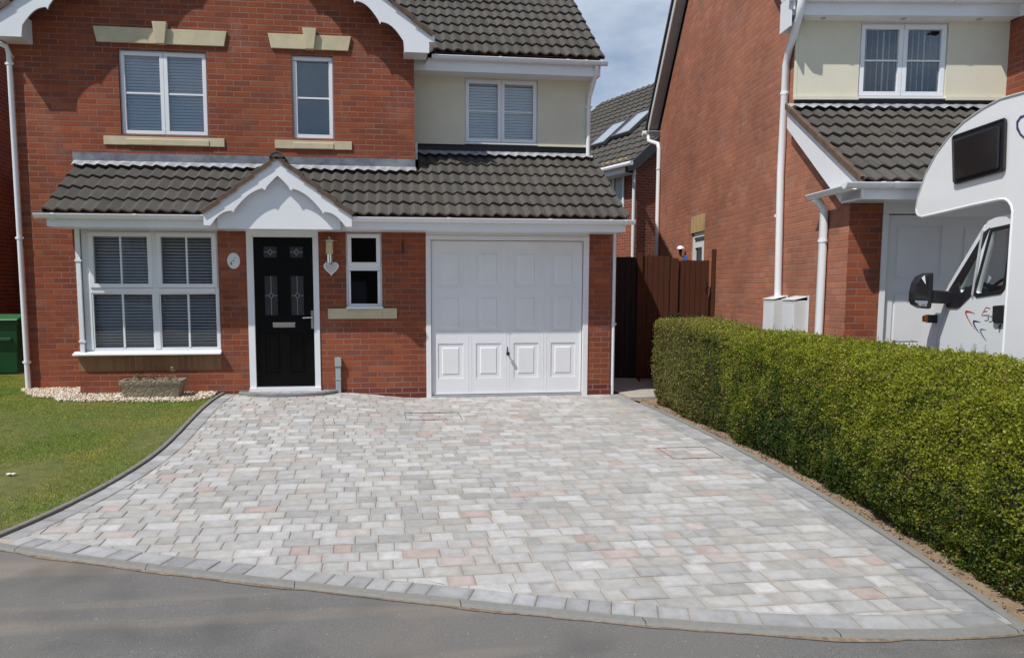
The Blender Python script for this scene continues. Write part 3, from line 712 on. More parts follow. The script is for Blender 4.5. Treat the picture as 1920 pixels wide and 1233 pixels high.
# heart
T = thing('heart_ornament', 'pale heart ornament hung on the brickwork below the wall lantern', 'ornament', (-1.275, 0, 1.79))
hp = []
for i in range(40):
    t = 2*PI*i/40; hp.append((.0063*16*math.sin(t)**3, .0066*(13*math.cos(t)-5*math.cos(2*t)-2*math.cos(3*t)-math.cos(4*t))))
mb = MB(); mb.prism([(-1.270+x, -.028, 1.775+z) for x, z in hp], (0, .018, 0)); child(mb.build('heart_rim', plain('white_wash', (.78, .77, .74), .6, .06), bevel=.005), T)
mb = MB(); mb.prism([(-1.270+x*.78, -.031, 1.777+z*.78) for x, z in hp], (0, .004, 0)); child(mb.build('heart_face', plain('pale_grey_wood', (.58, .59, .60), .7, .1, 20)), T)
mb = MB(); mb.tube([(-1.27, -.012, 1.85), (-1.275, -.008, 1.89)], .002, 5); child(mb.build('hanging_cord', plain('jute', (.3, .24, .16), .9)), T)
mb = MB()   # hanging-basket hook
mb.box(-.318, -.302, -.008, -.0005, 1.97, 2.13); mb.tube([(-.31, -.006, 2.11), (-.31, -.16, 2.135), (-.31, -.19, 2.12), (-.31, -.185, 2.10)], .007, 8); mb.tube([(-.31, -.006, 1.99), (-.31, -.06, 2.06), (-.31, -.13, 2.13)], .005, 6)
tag(mb.build('basket_bracket', m_blackp), 'small black hanging basket bracket high on the brick between small window and garage', 'bracket')
mb = MB(); mb.box(-1.235, -1.165, -.055, -.001, g(-1.2, 0)-.02, .45); mb.box(-1.243, -1.157, -.068, -.001, .452, .57); mb.box(-1.240, -1.160, -.062, -.001, .27, .285)
mb.tube([(-1.20, -.028, .57), (-1.20, -.028, .58)], .012, 8)
tag(mb.build('conduit_cover', m_ggrey, bevel=.006), 'short grey plastic duct standing at the foot of the brick wall right of the door', 'duct')

# =================================================================== GROUND
def gpts(l): return [onG(*p) for p in l]
FRONT = gpts([(0, 1018), (89, 1031), (177, 1044), (277, 1054.6), (359, 1063), (480, 1083), (574, 1093), (749, 1112), (927, 1129), (1000, 1134.5), (1158, 1150), (1326, 1165), (1455, 1177), (1599, 1180.6), (1719, 1178), (1877, 1171), (1905, 1169)])
KERB = gpts([(0, 1032), (89, 1044), (173, 1057), (273, 1069), (359, 1080.5), (480, 1093), (643, 1114), (749, 1126), (838, 1135), (1000, 1148), (1192, 1168), (1335, 1184), (1479, 1193.5), (1599, 1195), (1760, 1192), (1920, 1186)])
LEFT = [(-2.72, .0)]+[onGi(*p) for p in ((400, 757), (375, 776), (347, 801), (320, 825), (290, 853), (255, 881.6), (173, 933.5), (86.5, 968), (0, 1008), (-22, 1014))]
RIGHT = [(2.745, -.02), (2.745, -.3)]+gpts([(1220, 762), (1335, 822), (1417, 860.5), (1517, 915.6), (1618, 983), (1747.5, 1059), (1815, 1112), (1896, 1170)])
def interp(poly, y):      # x of a boundary polyline at depth y
    P = sorted(poly, key=lambda p: p[1])
    if y <= P[0][1]: a, b = P[0], P[1]
    elif y >= P[-1][1]: a, b = P[-2], P[-1]
    else:
        for a, b in zip(P, P[1:]):
            if a[1] <= y <= b[1]: break
    t = (y-a[1])/(b[1]-a[1]+1e-9); return a[0]+(b[0]-a[0])*t
def yinterp(poly, x):
    P = sorted(poly)
    if x <= P[0][0]: a, b = P[0], P[1]
    elif x >= P[-1][0]: a, b = P[-2], P[-1]
    else:
        for a, b in zip(P, P[1:]):
            if a[0] <= x <= b[0]: break
    return a[1]+(b[1]-a[1])*(x-a[0])/(b[0]-a[0]+1e-9)
# smooth boundaries a little: fit low-order curves
LY = np.array([p[1] for p in LEFT]); LX = np.array([p[0] for p in LEFT])
FX = np.array([p[0] for p in FRONT]); FY = np.array([p[1] for p in FRONT]); fc = np.polyfit(FX, FY, 4)
KX = np.array([p[0] for p in KERB]); KY = np.array([p[1] for p in KERB]); kc = np.polyfit(KX, KY, 4)
rc = np.polyfit([p[1] for p in RIGHT], [p[0] for p in RIGHT], 3); lc = np.polyfit(LY, LX, 3)
def fy(x):
    if x < -3.3: return float(np.polyval(fc, -3.3)+(x+3.3)*-.42)
    if x > 2.5: return float(np.polyval(fc, 2.5)+(x-2.5)*.02)
    return float(np.polyval(fc, x))
def ky(x):
    return fy(x)-.085 if True else 0
def ky_raw(x):
    if x < -3.3: return float(np.polyval(kc, -3.3)+(x+3.3)*-.42)
    if x > 2.5: return float(np.polyval(kc, 2.5)+(x-2.5)*.02)
    return float(np.polyval(kc, x))
def lx_(y): return float(np.polyval(lc, max(y, -5.7)))
def rx_(y): return float(np.polyval(rc, y))
def roadz(x, y): return max(g(0, y) if y < -3.2 else SL*y, -.26)-.012

# big ground sheet reaching the horizon
xs = sorted(set([-400, -120, -40, -20, -12, 12, 20, 40, 120, 400]+[round(-10+i*.5, 2) for i in range(41)])); ys = sorted(set([-400, -120, -40, -20, 14, 20, 40, 120, 400]+[round(-12+i*.5, 2) for i in range(49)]))
mb = MB()
def gz(x, y): return (g(x, y) if -9 < x < 9 and -12 < y < 9 else SL*max(min(y, 0), -9))-.10
for a, b in zip(xs, xs[1:]):
    for c, d in zip(ys, ys[1:]): mb.face(((a, c, gz(a, c)), (b, c, gz(b, c)), (b, d, gz(b, d)), (a, d, gz(a, d))))
m_soil = plain('sandy_soil', (.30, .215, .14), .95, .25, 9, bump=.6, bscale=90, dirt=((.16, .11, .07), .7))
m_field = plain('bare_ground', (.20, .18, .14), .95, .2, .5)
tag(mb.build('ground', m_field), kind='structure')
# road
t = NT('asphalt'); c = t.mix(t.ramp(t.noise(210, 2, .8), [(.30, 0.), (.70, 1.)]), (.095, .093, .090), (.30, .292, .278))
c = t.mix(t.ramp(t.noise(.42, 4, .55), [(.40, .0), (.62, .62)]), c, (.235, .22, .20))
c = t.mix(t.ramp(t.noise(.9, 6, .65, dist=.6), [(.54, 0.), (.70, .45)]), c, (.28, .225, .17))
mpn = t.n('ShaderNodeMapping'); mpn.inputs['Scale'].default_value = (.30, 3.4, 1); mpn.inputs['Rotation'].default_value = (0, 0, R(-62)); t.l(t.n('ShaderNodeTexCoord').outputs['Object'], mpn.inputs[0])
c = t.mix(t.ramp(t.noise(1.1, 3, .5, vec=mpn.outputs[0]), [(.53, 0.), (.66, .50)]), c, (.36, .30, .235))
c = t.mix(t.ramp(t.noise(48, 2, .5), [(.70, 0.), (.735, .8)]), c, (.42, .40, .37))
c = t.mix(t.ramp(t.noise(1.7, 2, .5), [(.34, .50), (.50, 0.)]), c, (.10, .097, .093))
t.set(col=c, rough=.92, spec=.25); t.bump(t.noise(230, 3, .8), .9, .007); m_road = t.m
mb = MB(); xs = [-60, -30, -15, -8]+[round(-6+i*.15, 3) for i in range(81)]+[8, 15, 30, 60]
for a, b in zip(xs, xs[1:]):
    ya, yb_ = ky(max(-12, min(a, 12))), ky(max(-12, min(b, 12))); fr_ = [0, .04, .12, .3, .6, 1.]
    for p, q in zip(fr_, fr_[1:]):
        P = lambda x, yk, t_: (x, yk+(-16.-yk)*t_, roadz(x, yk+(-16.-yk)*t_))
        mb.face((P(a, ya, p), P(a, ya, q), P(b, yb_, q), P(b, yb_, p)))
tag(mb.build('road', m_road, smooth=True, merge=True), kind='structure')
mb = MB(); x = -4.5
while x < 4.5:
    x1 = x+.06; w0 = .004+.060*max(0, noise.noise(Vector((x*1.7, 0, 7)))+.08)+.02*abs(noise.noise(Vector((x*14, 0, 2)))); w1 = .004+.060*max(0, noise.noise(Vector((x1*1.7, 0, 7)))+.08)+.02*abs(noise.noise(Vector((x1*14, 0, 2))))
    mb.face(((x, ky(x)-w0, roadz(x, ky(x))+.004), (x1, ky(x1)-w1, roadz(x1, ky(x1))+.004), (x1, ky(x1)+.002, roadz(x1, ky(x1))+.007), (x, ky(x)+.002, roadz(x, ky(x))+.007))); x = x1
tag(mb.build('kerb_grit', plain('kerb_grit', (.24, .175, .12), .95, .45, 22, bump=.6, bscale=120, dirt=((.12, .10, .08), .8))), kind='structure')
# kerb edging between the paving and the road
t = NT('kerb_concrete'); c = t.mix(t.noise(30, 6, .7), (.17, .17, .16), (.31, .308, .29)); c = t.mix(t.ramp(t.noise(2.4, 6, .7), [(.50, 0.), (.75, .5)]), c, (.30, .25, .19)); t.set(col=c, rough=.9, spec=.25); t.bump(t.noise(120, 5, .7), .5, .005); m_kerb = t.m
mb = MB(); x = -12.
while x < 14:
    x1 = x+.9; a = x+.004; sub = 6
    for i in range(sub):
        p = a+(x1-a)*i/sub; q = a+(x1-a)*(i+1)/sub
        zi = lambda x_: roadz(x_, ky(x_))
        top = lambda x_: g(min(max(x_, -8), 8), fy(x_))+.004
        A = (p, ky(p), zi(p)-.05); B = (q, ky(q), zi(q)-.05); C = (q, ky(q)+.004, top(q)-.018); D = (p, ky(p)+.004, top(p)-.018)
        mb.face((A, B, C, D)); E_ = (q, ky(q)+.02, top(q)); F_ = (p, ky(p)+.02, top(p)); mb.face((D, C, E_, F_))
        G1 = (q, fy(q)-.004, top(q)+.001); G2 = (p, fy(p)-.004, top(p)+.001); mb.face((F_, E_, G1, G2)); mb.face((G2, G1, (G1[0], G1[1], G1[2]-.05), (G2[0], G2[1], G2[2]-.05)))
    x = x1
tag(mb.build('kerb', m_kerb), kind='structure')

# block paving
PAL = [((.495, .492, .485), 20), ((.435, .432, .425), 22), ((.395, .392, .385), 18), ((.345, .343, .338), 12), ((.41, .398, .375), 12), ((.37, .355, .33), 6), ((.435, .385, .36), 8), ((.42, .34, .31), 3)]
pw = np.array([p[1] for p in PAL], float); pw /= pw.sum()
def pick(): return PAL[rng.choice(len(PAL), p=pw)][0]
def pickg(): return [(.315, .322, .330), (.29, .297, .306), (.35, .356, .362), (.27, .276, .284), (.385, .39, .395)][rng.integers(5)]
mb = MB(); mb.usecol = True
def clip(poly, p, n):      # keep the side where (q-p).n >= 0
    out_ = []
    for i in range(len(poly)):
        a = poly[i]; b = poly[(i+1) % len(poly)]; da = (a[0]-p[0])*n[0]+(a[1]-p[1])*n[1]; db = (b[0]-p[0])*n[0]+(b[1]-p[1])*n[1]
        if da >= 0: out_.append(a)
        if (da >= 0) != (db >= 0): t_ = da/(da-db); out_.append((a[0]+(b[0]-a[0])*t_, a[1]+(b[1]-a[1])*t_))
    return out_
def area(P): return .5*sum(P[i][0]*P[(i+1) % len(P)][1]-P[(i+1) % len(P)][0]*P[i][1] for i in range(len(P)))
def inset(P, d):
    if len(P) < 3: return []
    n_ = len(P); c_ = P
    for i in range(n_):
        a, b = P[i], P[(i+1) % n_]; ex, ey = b[0]-a[0], b[1]-a[1]; l = math.hypot(ex, ey)
        if l < 1e-4: continue
        nx, ny = -ey/l, ex/l; c_ = clip(c_, (a[0]+nx*d, a[1]+ny*d), (nx, ny))
        if len(c_) < 3: return []
    return c_
BT = .030
def block(P, col, lift=0., cham=.0055, gap=.0022):
    if len(P) < 3: return
    if area(P) < 0: P = P[::-1]
    Q = inset(P, gap)
    if len(Q) < 3 or area(Q) < .0006: return
    k_ = rng.uniform(.94, 1.06); mb.col = (col[0]*k_, col[1]*k_, col[2]*k_, 1)
    dz = rng.normal(0, .0012)+lift; tx, ty = rng.normal(0, .006), rng.normal(0, .006)
    cx = sum(p[0] for p in Q)/len(Q); cy = sum(p[1] for p in Q)/len(Q)
    T_ = inset(Q, cham*rng.uniform(.8, 1.4))
    if len(T_) != len(Q): 
        T_ = [(cx+(p[0]-cx)*.88, cy+(p[1]-cy)*.88) for p in Q]
    Z = lambda p, o: (p[0], p[1], g(p[0], p[1])+o+dz+(p[0]-cx)*tx+(p[1]-cy)*ty)
    top = [Z(p, 0) for p in T_]; mid = [Z(p, -.0032) for p in Q]; bot = [Z(p, -.022) for p in Q]
    kb = rng.uniform(1.0, 1.20); ci = tuple(min(.62, v*kb) for v in mb.col[:3])+(1,); co = (mb.col[0]*.96, mb.col[1]*.94, mb.col[2]*.92, 1); inn = [Z((cx+(p[0]-cx)*.62+rng.normal(0, .003), cy+(p[1]-cy)*.62+rng.normal(0, .003)), .0) for p in T_]
    base_ = mb.col; mb.col = ci; mb.face(inn)
    for i in range(len(T_)):
        j = (i+1) % len(T_); mb.col = co; mb.face((top[i], top[j], inn[j], inn[i])); mb.c[-4:] = [co, co, ci, ci]
    mb.col = (base_[0]*.90, base_[1]*.87, base_[2]*.83, 1)
    for i in range(len(Q)):
        j = (i+1) % len(Q); mb.face((mid[i], mid[j], top[j], top[i])); mb.face((bot[i], bot[j], mid[j], mid[i]))
bw_ = .150
def left_in(y): return lx_(y)+bw_*1.02
def right_in(y): return rx_(y)-bw_*1.5
def front_in(x): return fy(x)+.165
MAN = [(-.36, .31, -1.62, -1.17), (2.06, 2.56, -3.78, -3.33)]
y = -.006; row = 0
while y > -7.6:
    y0 = y-.150; ym_ = (y+y0)/2
    xa = left_in(ym_)-.6; xb = right_in(ym_)+.6; x = xa+rng.uniform(0, .2)-.3
    while x < xb:
        w_ = rng.choice([.1155, .1535, .230], p=[.24, .36, .40]); P = [(x, y0), (x+w_, y0), (x+w_, y), (x, y)]
        xc = x+w_/2
        if xc > lx_(ym_)-.3 and xc < rx_(ym_)+.3 and ym_ > fy(xc)-.3:
            # clip against the two side borders and the front border
            for (fn, sgn) in ((left_in, 1), (right_in, -1)):
                a = (fn(y0-.05), y0-.05); b = (fn(y+.05), y+.05); ex, ey = b[0]-a[0], b[1]-a[1]; l = math.hypot(ex, ey)
                P = clip(P, a, (ey/l*sgn, -ex/l*sgn))
                if not P: break
            if P:
                a = (xc-.15, front_in(xc-.15)); b = (xc+.15, front_in(xc+.15)); ex, ey = b[0]-a[0], b[1]-a[1]; l = math.hypot(ex, ey); P = clip(P, a, (-ey/l, ex/l))
            if P:
                c_ = pick(); cx = sum(p[0] for p in P)/len(P); cy = sum(p[1] for p in P)/len(P)
                if not (((cx+1.86)/.64)**2+((cy)/.30)**2 < 1.0): block(P, c_)
        x += w_
    y = y0; row += 1
# border courses
def border(path, side, width, colf, lens=(.1155, .1535, .230)):
    """path: list of (x, y) densely sampled; blocks follow it, extending `side`*normal inwards"""
    P = [Vector((p[0], p[1], 0)) for p in path]; d = [0.]
    for a, b in zip(P, P[1:]): d.append(d[-1]+(b-a).length)
    def at(s_):
        s_ = max(0, min(d[-1]-1e-6, s_)); i = max(0, min(len(P)-2, int(np.searchsorted(d, s_))-1)); t_ = (s_-d[i])/(d[i+1]-d[i]+1e-9)
        q = P[i].lerp(P[i+1], t_); e = (P[min(i+2, len(P)-1)]-P[max(i-1, 0)]).normalized(); return q, Vector((-e.y, e.x, 0))*side
    s_ = 0.
    while s_ < d[-1]-.03:
        w_ = float(rng.choice(lens)); e_ = min(s_+w_, d[-1]); (a, na), (b, nb) = at(s_), at(e_)
        block([tuple(a[:2]), tuple(b[:2]), tuple((b+nb*width)[:2]), tuple((a+na*width)[:2])], colf(), lift=.001); s_ += w_
border([(lx_(y), y) for y in np.arange(-.02, -5.42, -.1)], 1, bw_, pickg)
border([(rx_(y), y) for y in np.arange(-.02, -7.25, -.1)], -1, bw_, pickg)
border([(rx_(y)-bw_, y) for y in np.arange(-.02, -7.21, -.1)], -1, bw_*.5, pickg, lens=(.10, .16, .23))
border([(x, fy(x)) for x in np.arange(-3.12, 2.50, .1)], 1, .162, pickg, lens=(.12, .16, .24))
t = NT('tumbled_block'); at_ = t.n('ShaderNodeAttribute'); at_.attribute_name = 'tint'; c = at_.outputs['Color']
c = t.mix(1., c, t.ramp(t.noise(14, 6, .7), [(.25, .76), (.75, 1.16)]), 'MULTIPLY')
c = t.mix(t.ramp(t.noise(5.5, 6, .65), [(.45, 0.), (.75, .45)]), c, (.50, .495, .485))
c = t.mix(t.ramp(t.noise(1.1, 5, .6), [(.42, 0.), (.75, .30)]), c, (.36, .33, .29))
c = t.mix(t.ramp(t.noise(90, 3, .7), [(.62, 0.), (.75, .45)]), c, (.33, .32, .31))
t.set(col=c, rough=.9, spec=.25); t.bump(t.noise(170, 5, .75), .35, .004); m_block = t.m
m_sand = plain('jointing_sand', (.42, .36, .30), .97, .15, 9, bump=.4, bscale=200)
drv = mb.build('driveway', m_block)
tag(drv, kind='structure')
mb = MB(); ys_ = [.0]+list(np.arange(-.15, -7.45, -.15))
for a, b in zip(ys_, ys_[1:]):
    for i in range(44):
        xa0, xb0 = lx_(a)-.0, rx_(a)+.0; xa1, xb1 = lx_(b), rx_(b)
        P = [(xa1+(xb1-xa1)*i/44, b), (xa1+(xb1-xa1)*(i+1)/44, b), (xa0+(xb0-xa0)*(i+1)/44, a), (xa0+(xb0-xa0)*i/44, a)]
        xc = sum(p[0] for p in P)/4; p_, q_ = (xc-.1, fy(xc-.1)+.005), (xc+.1, fy(xc+.1)+.005); ex, ey = q_[0]-p_[0], q_[1]-p_[1]
        P = clip(P, p_, (-ey, ex))
        if len(P) > 2: mb.face([(p[0], p[1], g(p[0], p[1])-.0050) for p in P])
tag(mb.build('jointing_sand', m_sand), kind='structure')
# recessed inspection covers paved to match
for i, (a, b, c_, d_) in enumerate(MAN):
    m2 = MB()
    def rail(x0, x1, y0, y1):
        pts = [(x0, y0), (x1, y0), (x1, y1), (x0, y1)]; top = [(p[0], p[1], g(*p)+.0035) for p in pts]; m2.prism(top, (0, 0, -.012))
    w_ = .006
    rail(a, b, d_-w_, d_); rail(a, b, c_, c_+w_*.7); rail(a, a+w_, c_+w_*.7, d_-w_); rail(b-w_, b, c_+w_*.7, d_-w_)
    o = m2.build('inspection_cover', plain('rusty_steel_edge', (.10, .07, .055), .8, .3, 30))
    tag(o, ['steel edged inspection cover frame in the paving in front of the garage door', 'steel edged inspection cover frame in the paving beside the hedge'][i], 'drain cover', 'inspection covers set in the driveway')
# edging strips
def strip(fn, side, y0, y1, w_, h_, name, mat):
    m2 = MB(); ys_ = list(np.arange(y0, y1, -.12))+[y1]
    for a, b in zip(ys_, ys_[1:]):
        xa, xb = fn(a), fn(b); za, zb = g(xa, a), g(xb, b); o_ = side*.006; e_ = side*(w_)
        for (p, hp_), (q, hq_) in (((o_, -.02), (o_, h_*.8)), ((o_, h_*.8), (o_+side*.008, h_)), ((o_+side*.008, h_), (e_, h_)), ((e_, h_), (e_, -.03))):
            f = ((xa+p, a, za+hp_), (xb+p, b, zb+hp_), (xb+q, b, zb+hq_), (xa+q, a, za+hq_))
            m2.face(f if side > 0 else f[::-1])
    return tag(m2.build(name, mat), kind='structure')
strip(lx_, -1, .0, -5.45, .046, .022, 'lawn_edging', plain('dark_edging', (.215, .20, .18), .9, .25, 20, bump=.4, bscale=90, dirt=((.28, .22, .16), .5)))
strip(rx_, 1, -.75, -7.35, .055, .008, 'drive_edging', m_kerb)
# soil strip under the hedge
mb = MB(); ys_ = list(np.arange(-.45, -7.6, -.1))
for a, b in zip(ys_, ys_[1:]):
    for i in range(12):
        f0, f1 = i/12, (i+1)/12
        P = lambda f_, y_: (rx_(y_)+.055+f_*1.1, y_, g(2.9, y_)+.012*f_+.018*noise.noise(Vector((rx_(y_)*7+f_*9, y_*7, 0)))-.004)
        mb.face((P(f0, b), P(f1, b), P(f1, a), P(f0, a)))
tag(mb.build('soil_bed', m_soil, smooth=True, merge=True), kind='structure')
nS = 900; V = []; Fc = []
oc = np.array([(1, 0, 0), (0, 1, 0), (-1, 0, 0), (0, -1, 0), (0, 0, 1), (0, 0, -1)], float); of = [(0, 1, 4), (1, 2, 4), (2, 3, 4), (3, 0, 4), (1, 0, 5), (2, 1, 5), (3, 2, 5), (0, 3, 5)]
TT = []
for i in range(nS):
    y_ = rng.uniform(-7.2, -.5); x_ = rx_(y_)+.06+abs(rng.normal(0, .12)); s_ = rng.uniform(.003, .011); b_ = len(V)
    for o_ in oc*np.array([s_*rng.uniform(.7, 1.6), s_, s_*.6]): V.append((x_+o_[0], y_+o_[1], g(2.9, y_)+.006+o_[2]))
    Fc += [tuple(b_+k for k in f) for f in of]; tn = rng.choice([(.28, .19, .11), (.12, .08, .05), (.36, .29, .21), (.09, .07, .045)]) if False else [(.28, .19, .11), (.12, .08, .05), (.36, .29, .21), (.09, .07, .045)][rng.integers(4)]
    TT += [(*tn, 1)]*6
def attr_mat(name, rough=.9, nz_=(60, .3), trans=0., spec=.3):
    t = NT(name); a_ = t.n('ShaderNodeAttribute'); a_.attribute_name = 'tint'
    c = t.mix(1., a_.outputs['Color'], t.ramp(t.noise(nz_[0], 4, .6), [(.2, 1-nz_[1]), (.8, 1+nz_[1])]), 'MULTIPLY'); t.set(col=c, rough=rough, spec=spec)
    if trans:
        tb = t.n('ShaderNodeBsdfTranslucent'); t.l(c, tb.inputs[0]); ms = t.n('ShaderNodeMixShader'); ms.inputs[0].default_value = trans
        t.l(t.b.outputs[0], ms.inputs[1]); t.l(tb.outputs[0], ms.inputs[2]); t.l(ms.outputs[0], t.o.inputs[0])
    return t.m
m_pebble = attr_mat('pebble', .85, (80, .2))
tag(bulk('leaf_litter', V, Fc, m_pebble, tint=TT, k=3), 'brown litter and small stones on the soil strip under the hedge', 'litter', kind='stuff')

# doorstep: half-round of blocks with a dark edging
T = thing('doorstep', 'low half round paved step with dark edging in front of the black door', 'step', (-1.86, -.15, .1))
scx, sa, sb = -1.86, .66, .36; zs = .135
mb = MB(); n = 36
for i in range(n):
    a = PI+PI*i/n; b = PI+PI*(i+1)/n
    p = lambda t_, k_, z_: (scx+sa*k_*math.cos(t_), sb*k_*math.sin(t_)+(-.002), z_)
    zo = lambda t_: g(scx+sa*math.cos(t_), sb*math.sin(t_))-.02
    mb.face((p(a, 1, zo(a)), p(b, 1, zo(b)), p(b, 1, zs-.010), p(a, 1, zs-.010))); mb.face((p(a, 1, zs-.010), p(b, 1, zs-.010), p(b, .975, zs), p(a, .975, zs))); mb.face((p(a, .975, zs), p(b, .975, zs), p(b, .84, zs), p(a, .84, zs)))
    mb.face((p(a, .84, zs), p(b, .84, zs), p(b, .84, zs-.01), p(a, .84, zs-.01)))
child(mb.build('step_edging', plain('dark_edging_block', (.20, .205, .21), .85, .2, 12, bump=.4, bscale=90)), T)
keep = mb; mb = MB(); mb.usecol = True
yy = -.003
while yy > -.33:
    y0 = yy-.11; x = scx-.62+rng.uniform(-.1, 0)
    while x < scx+.62:
        w_ = rng.choice([.14, .2]); P = [(x, y0), (x+w_, y0), (x+w_, yy), (x, yy)]
        for i in range(18):
            a = PI+PI*(i+.5)/18; P = clip(P, (scx+sa*.83*math.cos(a), sb*.83*math.sin(a)), (-math.cos(a)/sa, -math.sin(a)/sb))
            if len(P) < 3: break
        if len(P) > 2:
            mb.col = (*pick(), 1); Q = inset(P if area(P) > 0 else P[::-1], .003)
            if len(Q) > 2: mb.face([(p[0], p[1], zs-.003) for p in Q])
        x += w_
    yy = y0
child(mb.build('step_paving', m_block), T)
mb = MB(); mb.face([(scx+sa*.85*math.cos(PI+PI*i/20), sb*.85*math.sin(PI+PI*i/20)-.001, zs-.0075) for i in range(21)]); child(mb.build('step_bedding', m_sand), T)

# lawn and gravel
GRV = [(-5.50, .66), (-5.50, .60)]+sorted(onGi(*p) for p in ((62, 746), (100, 748), (112, 754), (160, 755), (210, 755), (290, 755), (350, 754), (385, 750), (412, 742)))
def grav_edge(x):
    P = GRV
    for a, b in zip(P[1:], P[2:]):
        if a[0] <= x <= b[0]: return a[1]+(b[1]-a[1])*(x-a[0])/(b[0]-a[0]+1e-9)
    return GRV[-1][1] if x > GRV[-1][0] else .6
def lawn_top(x): return 3.0 if x < -5.5 else grav_edge(x)+.02*noise.noise(Vector((x*6, 0, 3)))
m_turf = plain('turf_soil', (.12, .125, .035), .95, .3, 8)
mb = MB(); N_ = 60
xs = [-14, -12, -10, -8.5]+[round(-7.5+i*.1, 3) for i in range(48)]
for a, b in zip(xs, xs[1:]):
    for j in range(60):
        ta, tb = min(lawn_top(a), 3), min(lawn_top(b), 3); ba, bb = fy(a), fy(b); k0, k1 = j/60, (j+1)/60
        P = [(a, ba+(ta-ba)*k0), (b, bb+(tb-bb)*k0), (b, bb+(tb-bb)*k1), (a, ba+(ta-ba)*k1)]
        xr = lambda y_: lx_(y_)-.058
        p_, q_ = (xr(P[0][1]-.3), P[0][1]-.3), (xr(P[2][1]+.3), P[2][1]+.3)
        P = clip(P, p_, (-(q_[1]-p_[1]), q_[0]-p_[0]))
        if len(P) > 2: mb.face([(p[0], p[1], g(p[0], p[1])+.006+.012*noise.noise(Vector((p[0]*1.2, p[1]*1.2, 0)))) for p in P])
tag(mb.build('lawn', m_turf), kind='structure')
nB = 230000
bx = rng.uniform(-8.2, -2.8, nB*2); by = -5.9+rng.beta(1.25, 1.0, nB*2)*8.6
lxa = np.polyval(lc, np.maximum(by, -5.7))-.045+.016*np.sin(by*9)*np.sin(by*23+1)+.012*np.sin(by*57); fya = np.where(bx < -3.3, np.polyval(fc, -3.3)+(bx+3.3)*-.42, np.polyval(fc, bx))
top_ = np.array([lawn_top(x) for x in np.linspace(-8.3, -2.7, 561)]); tp = top_[np.clip(((bx+8.3)/.01).astype(int), 0, 560)]
ok = (bx < lxa) & (by > fya+.01) & (by < tp+.015) & (np.abs(bx+.7518) < (by+10.9)*.66); bx = bx[ok][:nB]; by = by[ok][:nB]; nB = len(bx)
def vnoise(x, y, s, seed=0.):
    return np.array([noise.noise(Vector((a*s, b*s, seed))) for a, b in zip(x, y)])
gxs = np.linspace(-8.5, -2.5, 121); gys = np.linspace(-6.2, 3.2, 189)
def gridnoise(s, seed):
    G_ = np.array([[noise.noise(Vector((a*s, b*s, seed))) for b in gys] for a in gxs]); return G_[np.clip(((bx+8.5)/.05).astype(int), 0, 120), np.clip(((by+6.2)/.05).astype(int), 0, 188)]
n1 = gridnoise(.9, 1.); n2 = gridnoise(3.1, 5.); n3 = gridnoise(9., 9.)
gzv = np.array([g(a, b) for a, b in zip(bx, by)])
hgt = rng.uniform(.009, .022, nB)*(1+.3*n2); ang = rng.uniform(0, 2*PI, nB); lean = rng.normal(0, .011, (nB, 2)); wd = rng.uniform(.0020, .0038, nB)
wx = np.cos(ang)*wd; wy = np.sin(ang)*wd; z0_ = gzv+.004
V = np.zeros((nB, 3, 3)); V[:, 0] = np.stack([bx-wx, by-wy, z0_], 1); V[:, 1] = np.stack([bx+wx, by+wy, z0_], 1); V[:, 2] = np.stack([bx+lean[:, 0], by+lean[:, 1], z0_+hgt], 1)
dry = np.clip(.42+.75*n1+.55*n2+.3*n3+rng.normal(0, .16, nB)+.05*(-by-2), 0, 1)[:, None]
cg = np.array([.185, .32, .030]); cy_ = np.array([.44, .42, .095]); cb = np.array([.40, .31, .15])
colr = cg*(1-dry)+cy_*dry; bro = (rng.random(nB) < .07)[:, None]; colr = np.where(bro, cb, colr)*rng.uniform(.75, 1.25, nB)[:, None]
tint = np.ones((nB, 3, 4)); tint[:, :, :3] = colr[:, None, :]
m_grass = attr_mat('grass_blade', .6, (5, .1), trans=.3)
tag(bulk('grass', V.reshape(-1, 3), np.arange(nB*3).reshape(-1, 3), m_grass, tint=tint.reshape(-1, 4), k=3), 'short mown grass with dry yellowish patches on the front lawn', 'grass', kind='stuff')
